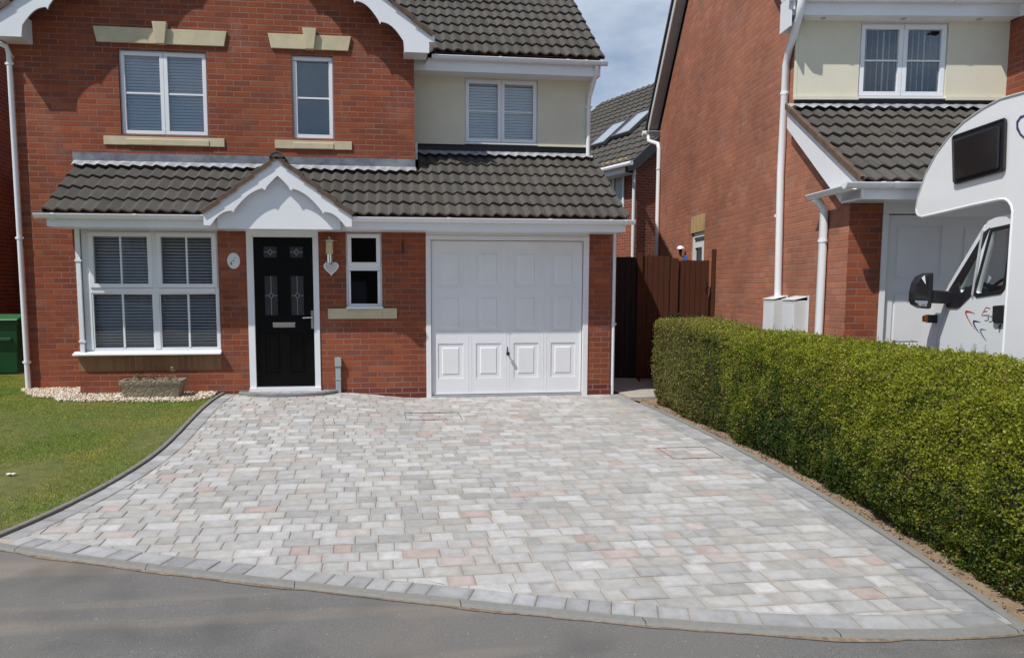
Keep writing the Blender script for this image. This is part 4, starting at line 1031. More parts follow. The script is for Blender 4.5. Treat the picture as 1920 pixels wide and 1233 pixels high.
# gravel strip
V = []; Fc = []; TT = []
ico = [(0, 0, 1), (.89, 0, .45), (.28, .85, .45), (-.72, .53, .45), (-.72, -.53, .45), (.28, -.85, .45), (.72, .53, -.45), (-.28, .85, -.45), (-.89, 0, -.45), (-.28, -.85, -.45), (.72, -.53, -.45), (0, 0, -1)]
icf = [(0, 1, 2), (0, 2, 3), (0, 3, 4), (0, 4, 5), (0, 5, 1), (1, 6, 2), (2, 7, 3), (3, 8, 4), (4, 9, 5), (5, 10, 1), (2, 6, 7), (3, 7, 8), (4, 8, 9), (5, 9, 10), (1, 10, 6), (11, 7, 6), (11, 8, 7), (11, 9, 8), (11, 10, 9), (11, 6, 10)]
cnt = 0
while cnt < 5200:
    x_ = rng.uniform(-5.50, -2.80); y_ = rng.uniform(-.85, .70)
    if x_ > lx_(y_)-.07 or y_ > (-.006 if x_ > -4.545 else YA-.01) or y_ < grav_edge(x_)-.01+rng.normal(0, .012): continue
    s_ = rng.uniform(.008, .018); b_ = len(V); rot = rng.uniform(0, 6.28); q = np.array([rng.uniform(.8, 1.3), rng.uniform(.7, 1.1), rng.uniform(.5, .8)])*s_; h_ = rng.uniform(0, .03) if True else 0
    for v in ico:
        j = 1+rng.normal(0, .09); a, b = v[0]*q[0]*j, v[1]*q[1]*j
        V.append((x_+a*math.cos(rot)-b*math.sin(rot), y_+a*math.sin(rot)+b*math.cos(rot), g(x_, y_)+.012+h_+v[2]*q[2]*j))
    Fc += [tuple(b_+k for k in f) for f in icf]; tn = [(.70, .60, .44), (.78, .72, .60), (.62, .48, .33), (.74, .58, .44), (.80, .78, .72), (.55, .44, .33)][rng.integers(6)]; TT += [(*tn, 1)]*12; cnt += 1
tag(bulk('gravel', V, Fc, attr_mat('gravel_stone', .8, (60, .12)), tint=TT, k=3), 'cream and honey coloured gravel strip between house wall and lawn', 'gravel', kind='stuff')
mb = MB(); pts = [(x, grav_edge(x)) for x in np.arange(-5.5, -2.74, .12)]
for (a, ya), (b, yb2) in zip(pts, pts[1:]):
    ta, tb = (YA if a < -4.55 else 0.), (YA if b <= -4.5 else 0.); mb.face(((a, ya, g(a, ya)+.004), (b, yb2, g(b, yb2)+.004), (b, max(tb, yb2), g(b, 0)+.006), (a, max(ta, ya), g(a, 0)+.006)))
tag(mb.build('gravel_bed', m_soil), kind='structure')
# concrete path in the side passage
mb = MB()
m_conc = plain('path_concrete', (.42, .39, .34), .9, .1, 3, bump=.3, bscale=120, dirt=((.3, .27, .22), .4))
y = -.42
for y1 in (1.3, 2.2, 3.1, 4.0, 4.9, 5.8):
    mb.prism([(2.78, y+.006, .012), (3.52+.25*0, y+.006, .012), (3.72, y1, .012), (2.78, y1, .012)], (0, 0, -.05)); y = y1
tag(mb.build('path', m_conc), kind='structure')
# bits on the lawn
mb = MB(); bx_, by_ = onG(18, 896)
for dx, dy, a in ((0, 0, .4), (.03, .015, 1.4), (-.02, .02, 2.2)):
    c_, s_ = math.cos(a)*.028, math.sin(a)*.028; zz = g(bx_, by_)+.03
    mb.prism([(bx_+dx-c_, by_+dy-s_, zz), (bx_+dx+s_*.6, by_+dy-c_*.6, zz+.008), (bx_+dx+c_, by_+dy+s_, zz+.004), (bx_+dx-s_*.6, by_+dy+c_*.6, zz+.012)], (0, 0, .002))
tag(mb.build('paper_scrap', plain('white_paper', (.75, .75, .72), .8)), 'small crumpled white scrap lying on the lawn at the left edge', 'litter')

# =================================================================== PLANTER, BIN
m_trough = NT('carved_stone'); t = m_trough
c = t.mix(t.noise(14, 7, .7), (.24, .205, .145), (.42, .365, .27)); c = t.mix(t.ramp(t.noise(5, 5, .6), [(.5, 0.), (.7, .6)]), c, (.22, .225, .16)); t.set(col=c, rough=.95, spec=.2)
vo = t.n('ShaderNodeTexVoronoi'); vo.inputs['Scale'].default_value = 16; vo.feature = 'DISTANCE_TO_EDGE'; t.l(t.n('ShaderNodeTexCoord').outputs['Object'], vo.inputs['Vector'])
t.bump(t.math('ADD', t.math('MULTIPLY', t.math('MINIMUM', vo.outputs['Distance'], .18), 3.), t.math('MULTIPLY', t.noise(60, 6, .7), .6)), .9, .02); m_trough = t.m
T = thing('stone_trough', 'weathered stone planting trough standing on the gravel under the bay window', 'planter', (-3.54, -.2, g(-3.54, -.2)))
cx, cy, zb = -3.53, -.30, g(-3.5, -.3)+.015; hw, hd, hh = .385, .15, .235
mb = MB()
prof = [(.86, .80, 0), (.90, .86, .05), (.955, .95, .17), (1., 1., .185), (1., 1., hh), (.90, .78, hh), (.88, .74, hh-.05)]
corner = lambda kx, ky_, z: [(cx+sx*hw*kx*(1 if abs(t_-.5) < 2 else 1), cy+sy*hd*ky_, zb+z) for sx, sy, t_ in ()]
def rrect(kx, ky_, z, n=4, r=.025):
    a, b = hw*kx, hd*ky_; pts = []
    for qx, qy, st in ((1, 1, 0), (-1, 1, 1), (-1, -1, 2), (1, -1, 3)):
        for i in range(n+1):
            th_ = (st+i/n)*PI/2; pts.append((cx+qx*(a-r)+r*math.cos(th_), cy+qy*(b-r)+r*math.sin(th_), zb+z))
    return pts
rings = [rrect(*p) for p in prof]
for A, B in zip(rings, rings[1:]):
    for i in range(len(A)): j = (i+1) % len(A); mb.face((A[i], A[j], B[j], B[i]))
child(mb.build('trough_body', m_trough, smooth=True, merge=True), T)
mb = MB(); mb.face(rrect(.9, .78, hh-.03)); child(mb.build('compost', m_soil), T)
m_leaf2 = attr_mat('plant_leaf', .55, (30, .2), trans=.25)
def plantlet(px, py, pz, n, hgt_, spread, cols, label, tall=0.):
    V = []; Fc = []; TT = []
    for i in range(n):
        a = rng.uniform(0, 6.28); rr = abs(rng.normal(0, spread)); hz_ = rng.uniform(.15, 1)*hgt_; bx0 = px+rr*math.cos(a); by0 = py+rr*math.sin(a)*.7; s_ = rng.uniform(.009, .018)
        u = Vector((rng.normal(), rng.normal(), rng.normal()*.6)).normalized(); w = u.cross(Vector((rng.normal(), rng.normal(), 1))).normalized(); c0 = Vector((bx0, by0, pz+hz_)); b_ = len(V)
        V += [tuple(c0-u*s_), tuple(c0+w*s_*.5), tuple(c0+u*s_), tuple(c0-w*s_*.5)]; Fc.append((b_, b_+1, b_+2, b_+3)); TT += [(*cols[rng.integers(len(cols))], 1)]*4
    o = bulk('leaves', V, Fc, m_leaf2, tint=TT, k=4)
    P = thing('trough_plant', label, 'plant', (px, py, pz), group=None); child(o, P)
    st = MB()
    for i in range(4): a = rng.uniform(0, 6.28); st.tube([(px, py, pz-.02), (px+spread*.5*math.cos(a), py+spread*.4*math.sin(a), pz+hgt_*.5), (px+spread*math.cos(a), py+spread*.6*math.sin(a), pz+hgt_*.9)], [.004, .003, .0015], 5)
    child(st.build('stems', plain('plant_stem', (.12, .09, .05), .8)), P)
pz = zb+hh-.03
plantlet(-3.72, -0.295, pz, 130, .10, .055, [(.30, .26, .12), (.20, .16, .07), (.38, .36, .20), (.14, .16, .05)], 'low bushy brownish plant at the left end of the stone trough')
plantlet(-3.52, -0.295, pz, 90, .10, .05, [(.35, .12, .10), (.25, .10, .07), (.50, .24, .20), (.16, .14, .05)], 'reddish plant with pink tips in the middle of the stone trough')
plantlet(-3.33, -0.285, pz, 60, .08, .045, [(.22, .28, .10), (.40, .36, .20), (.30, .14, .08)], 'small green plant at the right end of the stone trough')
plantlet(-3.30, -0.275, pz+.12, 26, .07, .018, [(.40, .46, .22), (.50, .50, .32)], 'single tall pale sprig rising from the right end of the stone trough')

T = thing('wheelie_bin', 'green wheeled rubbish bin in the shade behind the left corner of the house', 'bin', (-6.75, 3.1, .05), R(6))
m_bin = plain('green_bin_plastic', (.014, .085, .032), .4, .12, 4); m_binl = plain('green_bin_lid', (.035, .16, .06), .4, .1, 4)
mb = MB(); b0 = [(-.22, -.24, .08), (.22, -.24, .08), (.22, .26, .08), (-.22, .26, .08)]; b1 = [(-.285, -.34, .92), (.285, -.34, .92), (.285, .36, .92), (-.285, .36, .92)]
for i in range(4): j = (i+1) % 4; mb.face((b0[i], b0[j], b1[j], b1[i]))
mb.face(b0[::-1]); mb.face(b1); mb.box(-.30, .30, -.355, .37, .885, .925); mb.box(-.18, .18, -.345, -.31, .60, .66)
mb.build('bin_body', m_bin, T, bevel=.012)
mb = MB(); mb.prism([(-.305, -.385, .93), (-.305, -.375, .965), (-.305, .1, 1.03), (-.305, .36, 1.02), (-.305, .38, .93)], (.61, 0, 0)); l_ = mb.build('bin_lid', m_binl, T, bevel=.02)
mb = MB(); mb.tube([(-.25, .44, .98), (.25, .44, .98)], .016, 8); mb.box(-.24, -.20, .36, .45, .96, 1.0); mb.box(.20, .24, .36, .45, .96, 1.0); mb.build('handle', m_blackp, T)
for sx in (-.27, .27): mb = MB(); mb.tube([(sx-.03, .27, .10), (sx+.03, .27, .10)], .10, 18); mb.build('wheel', m_blackp, T)

# =================================================================== LEFT NEIGHBOUR (a sliver past the corner)
NB = thing('neighbour_house', 'shaded brick house with brown tiled lean-to seen past the left downpipe', 'house', (-7.3, 6, 0))
mb = MB(); mb.face(((-7.6, 3.6, -.3), (-7.6, 14, -.3), (-7.6, 14, 4.9), (-7.6, 8.8, 8.6), (-7.6, 3.6, 4.9))); mb.face(((-16, 3.6, -.3), (-7.6, 3.6, -.3), (-7.6, 3.6, 4.9), (-16, 3.6, 4.9)))
mb.face(((-6.9, 5.2, -.3), (-6.2, 5.2, -.3), (-6.2, 5.2, 2.5), (-6.9, 5.2, 2.5)))
mb.box(-7.599, -5.9, 6.0, 9.5, -.3, 2.45)
child(mb.build('wall', brickmat('neighbour_brick', RED, (.40, .28, .22), eff=0)), NB)
child(tile_roof('roof', (-16, 3.15, 4.85), (1, 0, 0), (0, 1, .76), 8.65, 7.2, None), NB)
child(tile_roof('lean_to_roof', (-5.75, 9.6, 2.45), (0, -1, 0), (-1, 0, .8), 3.9, 2.1, None), NB)
mb = MB(); mb.prism([(-7.33, 3.08, 4.72), (-7.33, 3.08, 4.9), (-7.33, 8.8, 8.95), (-7.33, 8.8, 8.75)], (.03, 0, 0)); mb.prism([(-5.72, 5.70, 2.38), (-7.5, 5.70, 3.80), (-7.5, 5.70, 3.68), (-5.72, 5.70, 2.26)], (0, .03, 0))
child(mb.build('bargeboard', plain('brown_board', (.20, .13, .08), .7)), NB)

# =================================================================== RIGHT HOUSE (local frame: x' right, y' back, origin at its front left corner)
RH = thing('neighbour_house', 'red brick house on the right with long side wall and garage behind the motorhome', 'house', tuple(RO), -TH)
mb = MB()
mb.face(((0, 1.5, -.3), (0, 0, -.3), (0, 0, 2.60), (0, 1.5, 3.50)))
bw1 = (5.02, 5.78, .2, 2.50)
mb2 = MB(); wall_holes(mb2, -8.2, -1.5, -.3, 4.82, 0., [(-bw1[1], -bw1[0], bw1[2], bw1[3])], .10)
for f, mi in zip(mb2.f, mb2.m):           # the side wall lies in the y'z plane: turn (x, y, z) into (y, -x, z)
    q = [mb2.v[i] for i in f]; mb.face([(p[1], -p[0], p[2]) for p in q], mi)
rdg = 4.85; zr_ = 4.82+(rdg-1.5)*1.083
mb.face(((0, 8.2, 4.82), (0, 1.5, 4.82), (0, rdg, zr_)))
mb.build('side_wall', m_brick_r, RH)
mb = MB(); mb.face(((0, 0, -.3), (.368, 0, -.3), (.368, 0, 2.45), (0, 0, 2.45))); mb.face(((.368, 0, -.3), (.368, .1, -.3), (.368, .1, 2.45), (.368, 0, 2.45)))
mb.face(((2.72, 0, -.3), (7.6, 0, -.3), (7.6, 0, 2.45), (2.72, 0, 2.45))); mb.box(2.66, 7.6, .95, 1.62, 2.6, 4.95)
mb.face(((2.6, .95, 4.95), (7.6, .95, 4.95), (5.1, .95, 6.9))); mb.face(((7.6, 0, -.3), (7.6, 8.2, -.3), (7.6, 8.2, 4.8), (7.6, 0, 4.8))); mb.face(((0, 8.2, -.3), (0, 8.2, 4.8), (7.6, 8.2, 4.8), (7.6, 8.2, -.3)))
mb.build('front_wall', m_brick, RH)
mb = MB(); rw = (.775, 1.885, 3.90, 4.80)
wall_holes(mb, -.0, 2.66, 3.885, 4.84, 1.48, [rw], .10); mb.box(-.03, .772, 1.445, 1.478, 3.86, 3.90); mb.box(1.888, 2.658, 1.445, 1.478, 3.86, 3.90); mb.box(-.03, -.002, 1.479, 1.52, 3.87, 4.84)
mb.build('rendered_wall', m_render, RH)
mb = MB(); mb.box(-.0, 2.658, 1.50, 1.56, 3.4, 3.884); mb.build('membrane_upstand', m_dark, RH)
o = casement(RH, *rw, 1.51, cols=2, bars=1, th=.010, blind='vert', so=.052)
# lean-to
ze2 = 2.60; Sr = Vector((0, 1, .595)).normalized()
tile_roof('lean_to_roof', (-.10, -.46, ze2), (1, 0, 0), Sr, 5.4, (1.47+.46)/Sr.y, RH, gauge=.32)
zt2 = ze2+.595*(1.96)
mb = MB(); n = 110
for i in range(n):
    a = -.12+i*.025; b = a+.025; hh_ = lambda u: .017*math.sin(2*PI*((u+.10)/.15)+.55*math.sin(2*PI*((u+.10)/.15))); N = Vector((0, -.51, .86))
    P = lambda u, s_, kk: Vector((u, 1.47, zt2+.035))-Sr*s_+N*(hh_(u)*kk+.012)
    mb.face((P(a, .11, .95), P(b, .11, .95), P(b, 0, .2), P(a, 0, .2))); mb.face((P(a, 0, .2), P(b, 0, .2), (b, 1.476, zt2+.045), (a, 1.476, zt2+.045)))
mb.build('lead_apron', m_leadw, RH, smooth=True, merge=True)
mb = MB(); mb.prism([(-.10, -.44, 2.43), (-.10, -.44, 2.60), (-.10, 1.50, zt2-.02), (-.10, 1.50, zt2-.25), (-.10, .02, 2.44)], (.022, 0, 0)); mb.face(((-.078, -.40, 2.50), (-.078, 1.5, zt2-.2), (0, 1.5, zt2-.2), (0, -.40, 2.50)))
mb.build('verge_board', m_white, RH)
mb = MB(); mb.face(((-.14, -.47, ze2+.04), (-.14, 1.49, zt2+.05), (-.14, 1.49, zt2-.02), (-.14, -.47, ze2-.03))); mb.face(((-.14, -.47, ze2+.04), (-.095, -.47, ze2+.045), (-.095, 1.49, zt2+.055), (-.14, 1.49, zt2+.05))); mb.build('verge_mortar', m_tiledge, RH)
mb = MB(); mb.box(-.075, 5.3, -.402, -.386, 2.42, 2.565); mb.box(-.075, 5.3, -.385, -.002, 2.425, 2.438); mb.box(-.10, -.078, -.41, .0, 2.42, 2.52); mb.build('fascia', m_white, RH)
gutter(RH, -.30, 5.3, -.402, 2.575, joints=(.08, .22))
mb = MB()   # gutter return at the verge, where the downpipe drops
for s_ in range(8):
    a = PI+PI*s_/8; b = PI+PI*(s_+1)/8; q = lambda t_, y_: (-.155+.055*math.cos(t_), y_, 2.575+.055*math.sin(t_)); mb.face((q(a, -.40), q(b, -.40), q(b, .62), q(a, .62)))
mb.box(-.216, -.204, -.40, .62, 2.571, 2.581); mb.build('gutter', m_white, RH)
# garage
mb = MB(); mb.box(.37, .43, -.012, .09, -.1, 2.31); mb.box(2.66, 2.72, -.012, .09, -.1, 2.31); mb.box(.37, 2.72, -.014, .09, 2.312, 2.425); mb.build('garage_door_frame', m_gar, RH)
gx0, gx1, gz0, gz1 = .435, 2.655, .1, 2.30; yg = .04; mb = MB(); mb.box(gx0, gx1, yg+.012, yg+.04, gz0, gz1); holes = []
for i in range(3):
    for r0, r1 in ((.06, .30), (.36, .62), (.68, .95)): w_ = (gx1-gx0)/3; holes.append((gx0+i*w_+.11, gx0+(i+1)*w_-.11, gz0+r0*2.2, gz0+r1*2.2))
wall_holes(mb, gx0, gx1, gz0, gz1, yg, holes, .012)
for a, b, c, d in holes: mb.box(a+.03, b-.03, yg+.003, yg+.011, c+.03, d-.03)
mb.build('garage_door', m_gar, RH)
# main eaves, verge, roof
yf_ = 1.27; zf0 = onYr(1650, 29, yf_)[1]; zf1 = zf0+.20
mb = MB(); mb.box(-.20, 2.62, yf_, yf_+.015, zf0, zf1); mb.box(-.20, 2.62, yf_+.016, 1.478, zf0, zf0+.012)
mb.prism([(2.62, yf_, zf0), (3.1, .72, zf0), (3.1, .72, zf1), (2.62, yf_, zf1)], (.02, .012, 0))
mb.prism([(2.62, yf_+.016, zf0), (3.1, .74, zf0), (5.0, .74, zf0), (5.0, 1.2, zf0)], (0, 0, .012)); mb.box(3.1, 5.0, .72, .735, zf0, zf1)
mb.build('fascia', m_white, RH)
for xx_ in (.25, 1.25, 2.2):
    mb = MB(); mb.tube([(xx_, 1.38, zf0+.001), (xx_, 1.38, zf0-.006)], .035, 12); mb.build('soffit_vent', m_ggrey, RH)
mb = MB(); mb.box(-.215, -.20, yf_-.03, 1.56, zf0-.14, zf1+.02); mb.box(-.199, -.002, 1.50, 1.54, zf0-.14, zf0); mb.build('eaves_box_end', m_white, RH)
gutter(RH, -.26, 2.6, yf_, zf1-.01, joints=(.3, 1.8)); 
mb = MB(); zk = lambda y_: 4.86+(y_-1.3)*1.083 if y_ < rdg else 4.86+(rdg-1.3)*1.083-(y_-rdg)*1.083
mb.prism([(-.20, 1.20, zf1+.02), (-.20, rdg, zk(rdg)), (-.20, 8.45, zk(8.45)+.17), (-.20, 8.45, zk(8.45)), (-.20, rdg, zk(rdg)-.2), (-.20, 1.20, zf1-.16)], (.02, 0, 0))
mb.build('verge_board', m_white, RH)
mb = MB(); mb.face(((-.18, 1.3, zk(1.3)-.12), (-.001, 1.3, zk(1.3)-.12), (-.001, rdg, zk(rdg)-.15), (-.18, rdg, zk(rdg)-.15))); mb.face(((-.18, 8.4, zk(8.4)+.02), (-.001, 8.4, zk(8.4)+.02), (-.001, rdg, zk(rdg)-.15), (-.18, rdg, zk(rdg)-.15))); mb.build('verge_soffit', plain('grey_soffit', (.45, .46, .46), .6), RH)
m_droof = plain('dark_roof', (.055, .055, .055), .85, .3, 6)
mb = MB(); 
for (a, b) in ((1.19, rdg), (rdg, 8.55)):
    za, zb2 = (zf1+.03 if a < 2 else zk(a)+.02), zk(b)+.02+(.17 if b > 8 else 0)
    mb.prism([(-.235, a, za), (-.235, b, zb2), (-.235, b, zb2+.09), (-.235, a, za+.09)], (8.0, 0, 0))
mb.build('main_roof', m_droof, RH)
mb = MB(); mb.prism([(2.35, .55, 4.97), (5.1, .55, 7.1), (5.1, .55, 7.2), (2.2, .55, 4.98)], (0, 3, 0)); mb.build('gable_roof', m_droof, RH)
# pipes on the side wall
pipe(RH, [(-.12, 1.17, 5.08), (-.12, 1.17, 4.93), (-.11, 1.24, 4.80), (-.06, 1.62, 4.50), (-.05, 1.72, 4.36), (-.05, 1.76, 3.0), (-.05, onXr(1457, 590, -.05)[0], 1.5), (-.05, onXr(1457, 590, -.05)[0], .2)], .095, clips=[(-.05, 1.735, 4.0), (-.05, 1.77, 2.45)], wallside=(1, 0))
pipe(RH, [(-.155, .5, 2.53), (-.10, .49, 2.47), (-.055, .48, 2.40), (-.055, .48, .2)], .095, clips=[(-.055, .48, 2.05)], wallside=(1, 0))
pipe(RH, [(-.15, 8.60, 4.78), (-.15, 8.56, 4.66), (-.06, 8.12, 4.52), (-.05, 8.08, 4.42), (-.05, 8.08, 0)], .085, clips=[(-.05, 8.08, 4.0), (-.05, 8.08, 1.9)], wallside=(1, 0))
mb = MB(); mb.tube([(-.28, 8.62, 4.83), (.3, 8.62, 4.83)], .055, 10); mb.build('gutter', m_white, RH)
# side door top and lintel
mb = MB(); a, b, c, d = bw1
mb.box(.03, .09, a, b, d-.085, d); mb.box(.03, .09, b-.075, b, c, d-.085); mb.box(.03, .09, a, a+.075, c, d-.085)
mb.box(.02, .08, a+.1, b-.1, d-.17-.10, d-.17); mb.box(.02, .08, b-.175, b-.1, c, d-.27); mb.box(.02, .08, a+.1, a+.175, c, d-.27)
sd = mb.build('side_door', m_white, RH); mb = MB(); mb.box(.05, .06, a+.08, b-.08, c, d-.08); mb.build('pane', m_glassd, sd); mb = MB(); mb.box(.3, .31, a, b, c, d); mb.build('door_backing', m_dark, sd)
mb = MB(); mb.box(-.006, .03, a-.02, b+.02, d+.0, d+.30); mb.build('brick_lintel', m_buffbrick, RH)
for u0_, u1_ in ((1449.5, 1430), (1488, 1465)):
    y0_, y1_ = onXr(u0_, 600, -.17)[0], onXr(u1_, 600, -.17)[0]; zt_ = onXr(1475, 563, -.17)[1]
    mb = MB(); mb.prism([(-.17, y0_, .6), (-.17, y1_, .6), (-.17, y1_, zt_), (-.17, y0_, zt_)], (.165, 0, 0)); mb.prism([(-.18, y0_-.01, zt_+.002), (-.18, y1_+.01, zt_+.002), (-.003, y1_+.01, zt_+.045), (-.003, y0_-.01, zt_+.045)], (0, 0, .012))
    mb.box(-.014, -.002, y0_-.04, y0_, .6, zt_+.06); o = mb.build('meter_box', m_meter, RH, bevel=.006)
    mb = MB(); mb.box(-.175, -.171, y0_+.03, y1_-.03, .66, zt_-.05); mb.build('meter_door', m_white, o)
T = thing('wall_lantern', 'small white topped lamp on the brick side wall above the gate', 'lamp', tuple(RO+RXp*-.1+RYp*6.1+np.array([0, 0, 2.1])), -TH)
mb = MB(); mb.lathe(0, 0, [(0, .13), (.06, .13), (.075, .14), (.05, .19), (0, .20)], 14); mb.build('lamp_shade', m_white, T)
mb = MB(); mb.tube([(.0, 0, .13), (0, 0, .02), (.09, 0, -.03)], .012, 8); mb.lathe(0, 0, [(.0, .03), (.03, .03), (.03, .13)], 10); mb.build('lamp_arm', m_blackp, T)
mb = MB(); q0 = RO+RXp*-.06+RYp*6.0
mb.prism([tuple(q0+RYp*a+np.array([0, 0, z])) for a, z in ((-.10, 1.7), (.12, 1.68), (.10, 1.98), (.02, 2.12), (-.06, 2.0))], tuple(RXp*.05)); tag(mb.build('hose_reel', plain('blue_plastic', (.02, .09, .28), .5)), 'blue item hanging on the side wall just above the wooden gate', 'hose')

# =================================================================== FENCE AND GATE
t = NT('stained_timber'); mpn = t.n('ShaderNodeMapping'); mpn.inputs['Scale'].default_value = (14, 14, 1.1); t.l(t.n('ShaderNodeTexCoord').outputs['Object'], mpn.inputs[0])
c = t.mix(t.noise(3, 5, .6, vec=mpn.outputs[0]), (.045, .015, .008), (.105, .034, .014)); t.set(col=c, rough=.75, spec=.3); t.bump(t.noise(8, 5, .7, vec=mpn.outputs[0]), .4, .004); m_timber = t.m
def boards(x0, x1, z0, z1, y, n, name, par, mat=None):
    mb = MB(); w_ = (x1-x0)/n
    for i in range(n): mb.box(x0+i*w_+.003, x0+(i+1)*w_-.003, y-random.uniform(.008, .012), y+.012, z0, z1+random.uniform(-.004, .004))
    mb.box(x0, x1, y+.0125, y+.018, z0+.01, z1-.01)
    return mb.build(name, mat or m_timber, par)
G0 = RO+RYp*4.4
gt = thing('garden_gate', 'dark brown boarded side gate with black ring latch beside the brick side wall', 'gate', tuple(G0), -TH)
boards(-.60, -.145, .06, 1.965, 0, 5, 'board_panel', gt)
mb = MB(); mb.box(-.145, -.105, -.02, .03, .06, 1.965); mb.box(-.60, -.11, .016, .05, .3, .42); mb.box(-.60, -.11, .016, .05, 1.6, 1.72); mb.build('gate_frame', m_timber, gt)
mb = MB(); mb.box(-.150, -.110, -.028, -.021, 1.44, 1.60); mb.tube([(-.13+.035*math.cos(a), -.04, 1.50+.045*math.sin(a)) for a in np.linspace(0, 6.28, 14)], .005, 6); mb.build('latch', m_blackp, gt)
for i, (a, b, h_) in enumerate(((-.05, .04, 2.15), (-.74, -.62, 2.0))):
    mb = MB(); mb.box(a, b, -.05, .05, -.1, h_); o = mb.build('gate_post', m_timber, gt, bevel=.006)
FP = thing('garden_fence', 'stained boarded fence panels in the side passage, left run coloured darker for shade', 'fence', tuple(G0+RXp*-.76), -TH)
m_shadet = plain('shade_darkened_timber', (.022, .010, .007), .85, .3, 10)  # passage shade put into the colour: a darker copy of the fence timber
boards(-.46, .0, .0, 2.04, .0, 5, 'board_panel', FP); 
mb = MB(); mb.box(-.54, -.46, -.05, .05, -.1, 2.09); mb.build('fence_post', m_timber, FP)
boards(-1.30, -.54, .0, 2.02, .0, 8, 'board_panel', FP, m_shadet)

# =================================================================== HEDGE
def hedge_profile(t_, y_):      # t_ 0 (front foot) .. 1 (back foot): cross-section of the clipped hedge
    fr0 = rx_(y_)+.13+.06*noise.noise(Vector((y_*1.3, 3, 0))); bk = fr0+.72+.10*sst(-2, -6, y_); Ht = 1.12-.085*sst(-1.5, -2.9, y_)-.02*sst(-5.2, -6.5, y_)+.015*noise.noise(Vector((y_*2, 0, 0))); zb_ = g(2.9, y_)+.02
    q = sst(-2.6, -5.2, y_); mixp = lambda A, B: (A[0]*(1-q)+B[0]*q, A[1]*(1-q)+B[1]*q)
    pts = [(fr0+.05, zb_), (fr0-.02, zb_+.18), (fr0-.045, zb_+.55), mixp((fr0-.03, Ht-.12), (fr0+.03, Ht-.36)), mixp((fr0-.01, Ht-.03), (fr0+.15, Ht-.17)), mixp((fr0+.10, Ht-.005), (fr0+.34, Ht-.06)), ((fr0+bk)/2+.12, Ht+.0), (bk-.06, Ht-.01), (bk, Ht-.20), (bk+.02, zb_+.3), (bk-.03, zb_)]
    f = t_*(len(pts)-1); i = min(len(pts)-2, int(f)); f -= i; a, b = pts[i], pts[i+1]; return a[0]+(b[0]-a[0])*f, a[1]+(b[1]-a[1])*f
HD = thing('hedge', 'clipped small leaved green hedge along the right side of the driveway', 'hedge', (3.2, -4, -.1))
Y0, Y1 = -.93, -8.3
def hpoint(t_, y_):
    x_, z_ = hedge_profile(t_, y_); e = .004; x2, z2 = hedge_profile(min(1, t_+e), y_); n = Vector((-(z2-z_), 0, (x2-x_))); n = n.normalized() if n.length > 1e-9 else Vector((0, 0, 1)); return Vector((x_, y_, z_)), n
mb = MB(); ny, nt_ = 90, 44
def core(t_, y_):
    p, n = hpoint(t_, y_); return p-n*(.075+.02*noise.noise(p*4))
for i in range(ny):
    a = Y0-.05+(Y1-Y0)*i/ny; b = Y0-.05+(Y1-Y0)*(i+1)/ny
    for j in range(nt_): mb.face((core(j/nt_, b), core((j+1)/nt_, b), core((j+1)/nt_, a), core(j/nt_, a)))
mb.face([core(j/nt_, Y0-.05) for j in range(nt_+1)])
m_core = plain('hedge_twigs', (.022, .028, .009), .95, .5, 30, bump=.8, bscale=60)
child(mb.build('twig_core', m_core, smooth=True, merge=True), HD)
# leaves
def leafcloud(npts, sampler, size, per, spread, colf):
    V = np.zeros((npts*per, 4, 3)); T4 = np.zeros((npts*per, 4, 4)); T4[:, :, 3] = 1; k = 0
    for i in range(npts):
        p, n, y_, up_ = sampler(); sz = size*rng.uniform(.7, 1.25); col = colf(p, n)
        d0 = (n+Vector(rng.normal(0, .55, 3))+Vector((0, 0, .35))).normalized()
        for q in range(per):
            o_ = Vector(rng.normal(0, spread, 3)); u = (d0+Vector(rng.normal(0, .65, 3))).normalized(); w = u.cross(Vector(rng.normal(0, 1, 3))).normalized(); m_ = u.cross(w)
            s_ = sz*rng.uniform(.75, 1.2); c0 = p+o_; V[k, 0] = c0-u*s_*.5; V[k, 1] = c0+w*s_*.34-m_*s_*.06; V[k, 2] = c0+u*s_*.55; V[k, 3] = c0-w*s_*.34-m_*s_*.06
            T4[k, :, :3] = np.array(col)*rng.uniform(.72, 1.3); k += 1
    return V.reshape(-1, 3), np.arange(npts*per*4).reshape(-1, 4), T4.reshape(-1, 4)
def hs():
    while True:
        # denser sampling near the camera is not needed: uniform over the visible faces
        y_ = rng.uniform(Y1, Y0); t_ = rng.beta(1., 1.35)*.86
        p, n = hpoint(t_, y_)
        kf = .35+.65*sst(-1.5, -4.5, y_); lump = kf*.058*noise.noise(Vector((p.x*2.2, y_*2.6, p.z*2.8)))+kf*.034*noise.noise(Vector((p.x*7, y_*7.5, p.z*7.5)))+.02*noise.noise(Vector((p.x*19, y_*19, p.z*19)))
        if p.x > (p.y+10.65)*.86: continue
        out_ = lump-abs(rng.normal(0, .028)); return p+n*out_, n, y_, out_
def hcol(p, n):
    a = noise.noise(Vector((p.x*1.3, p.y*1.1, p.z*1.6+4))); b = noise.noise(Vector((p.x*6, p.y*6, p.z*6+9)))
    young_lit = max(0, min(1, .30+.72*max(0, n.z)+.09*(-p.y-3.4)+.85*a*.6+.55*b+rng.normal(0, .20)+.55*(p.z-.72))); far = sst(-3.6, -1.2, p.y)  # young growth plus painted light: yellower sunlit top, darker shaded lower face
    c_ = np.array((.038, .070, .011))*(1-young_lit)+np.array((.265, .285, .026))*young_lit
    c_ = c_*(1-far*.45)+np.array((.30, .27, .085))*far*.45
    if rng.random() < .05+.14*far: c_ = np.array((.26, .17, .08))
    return c_
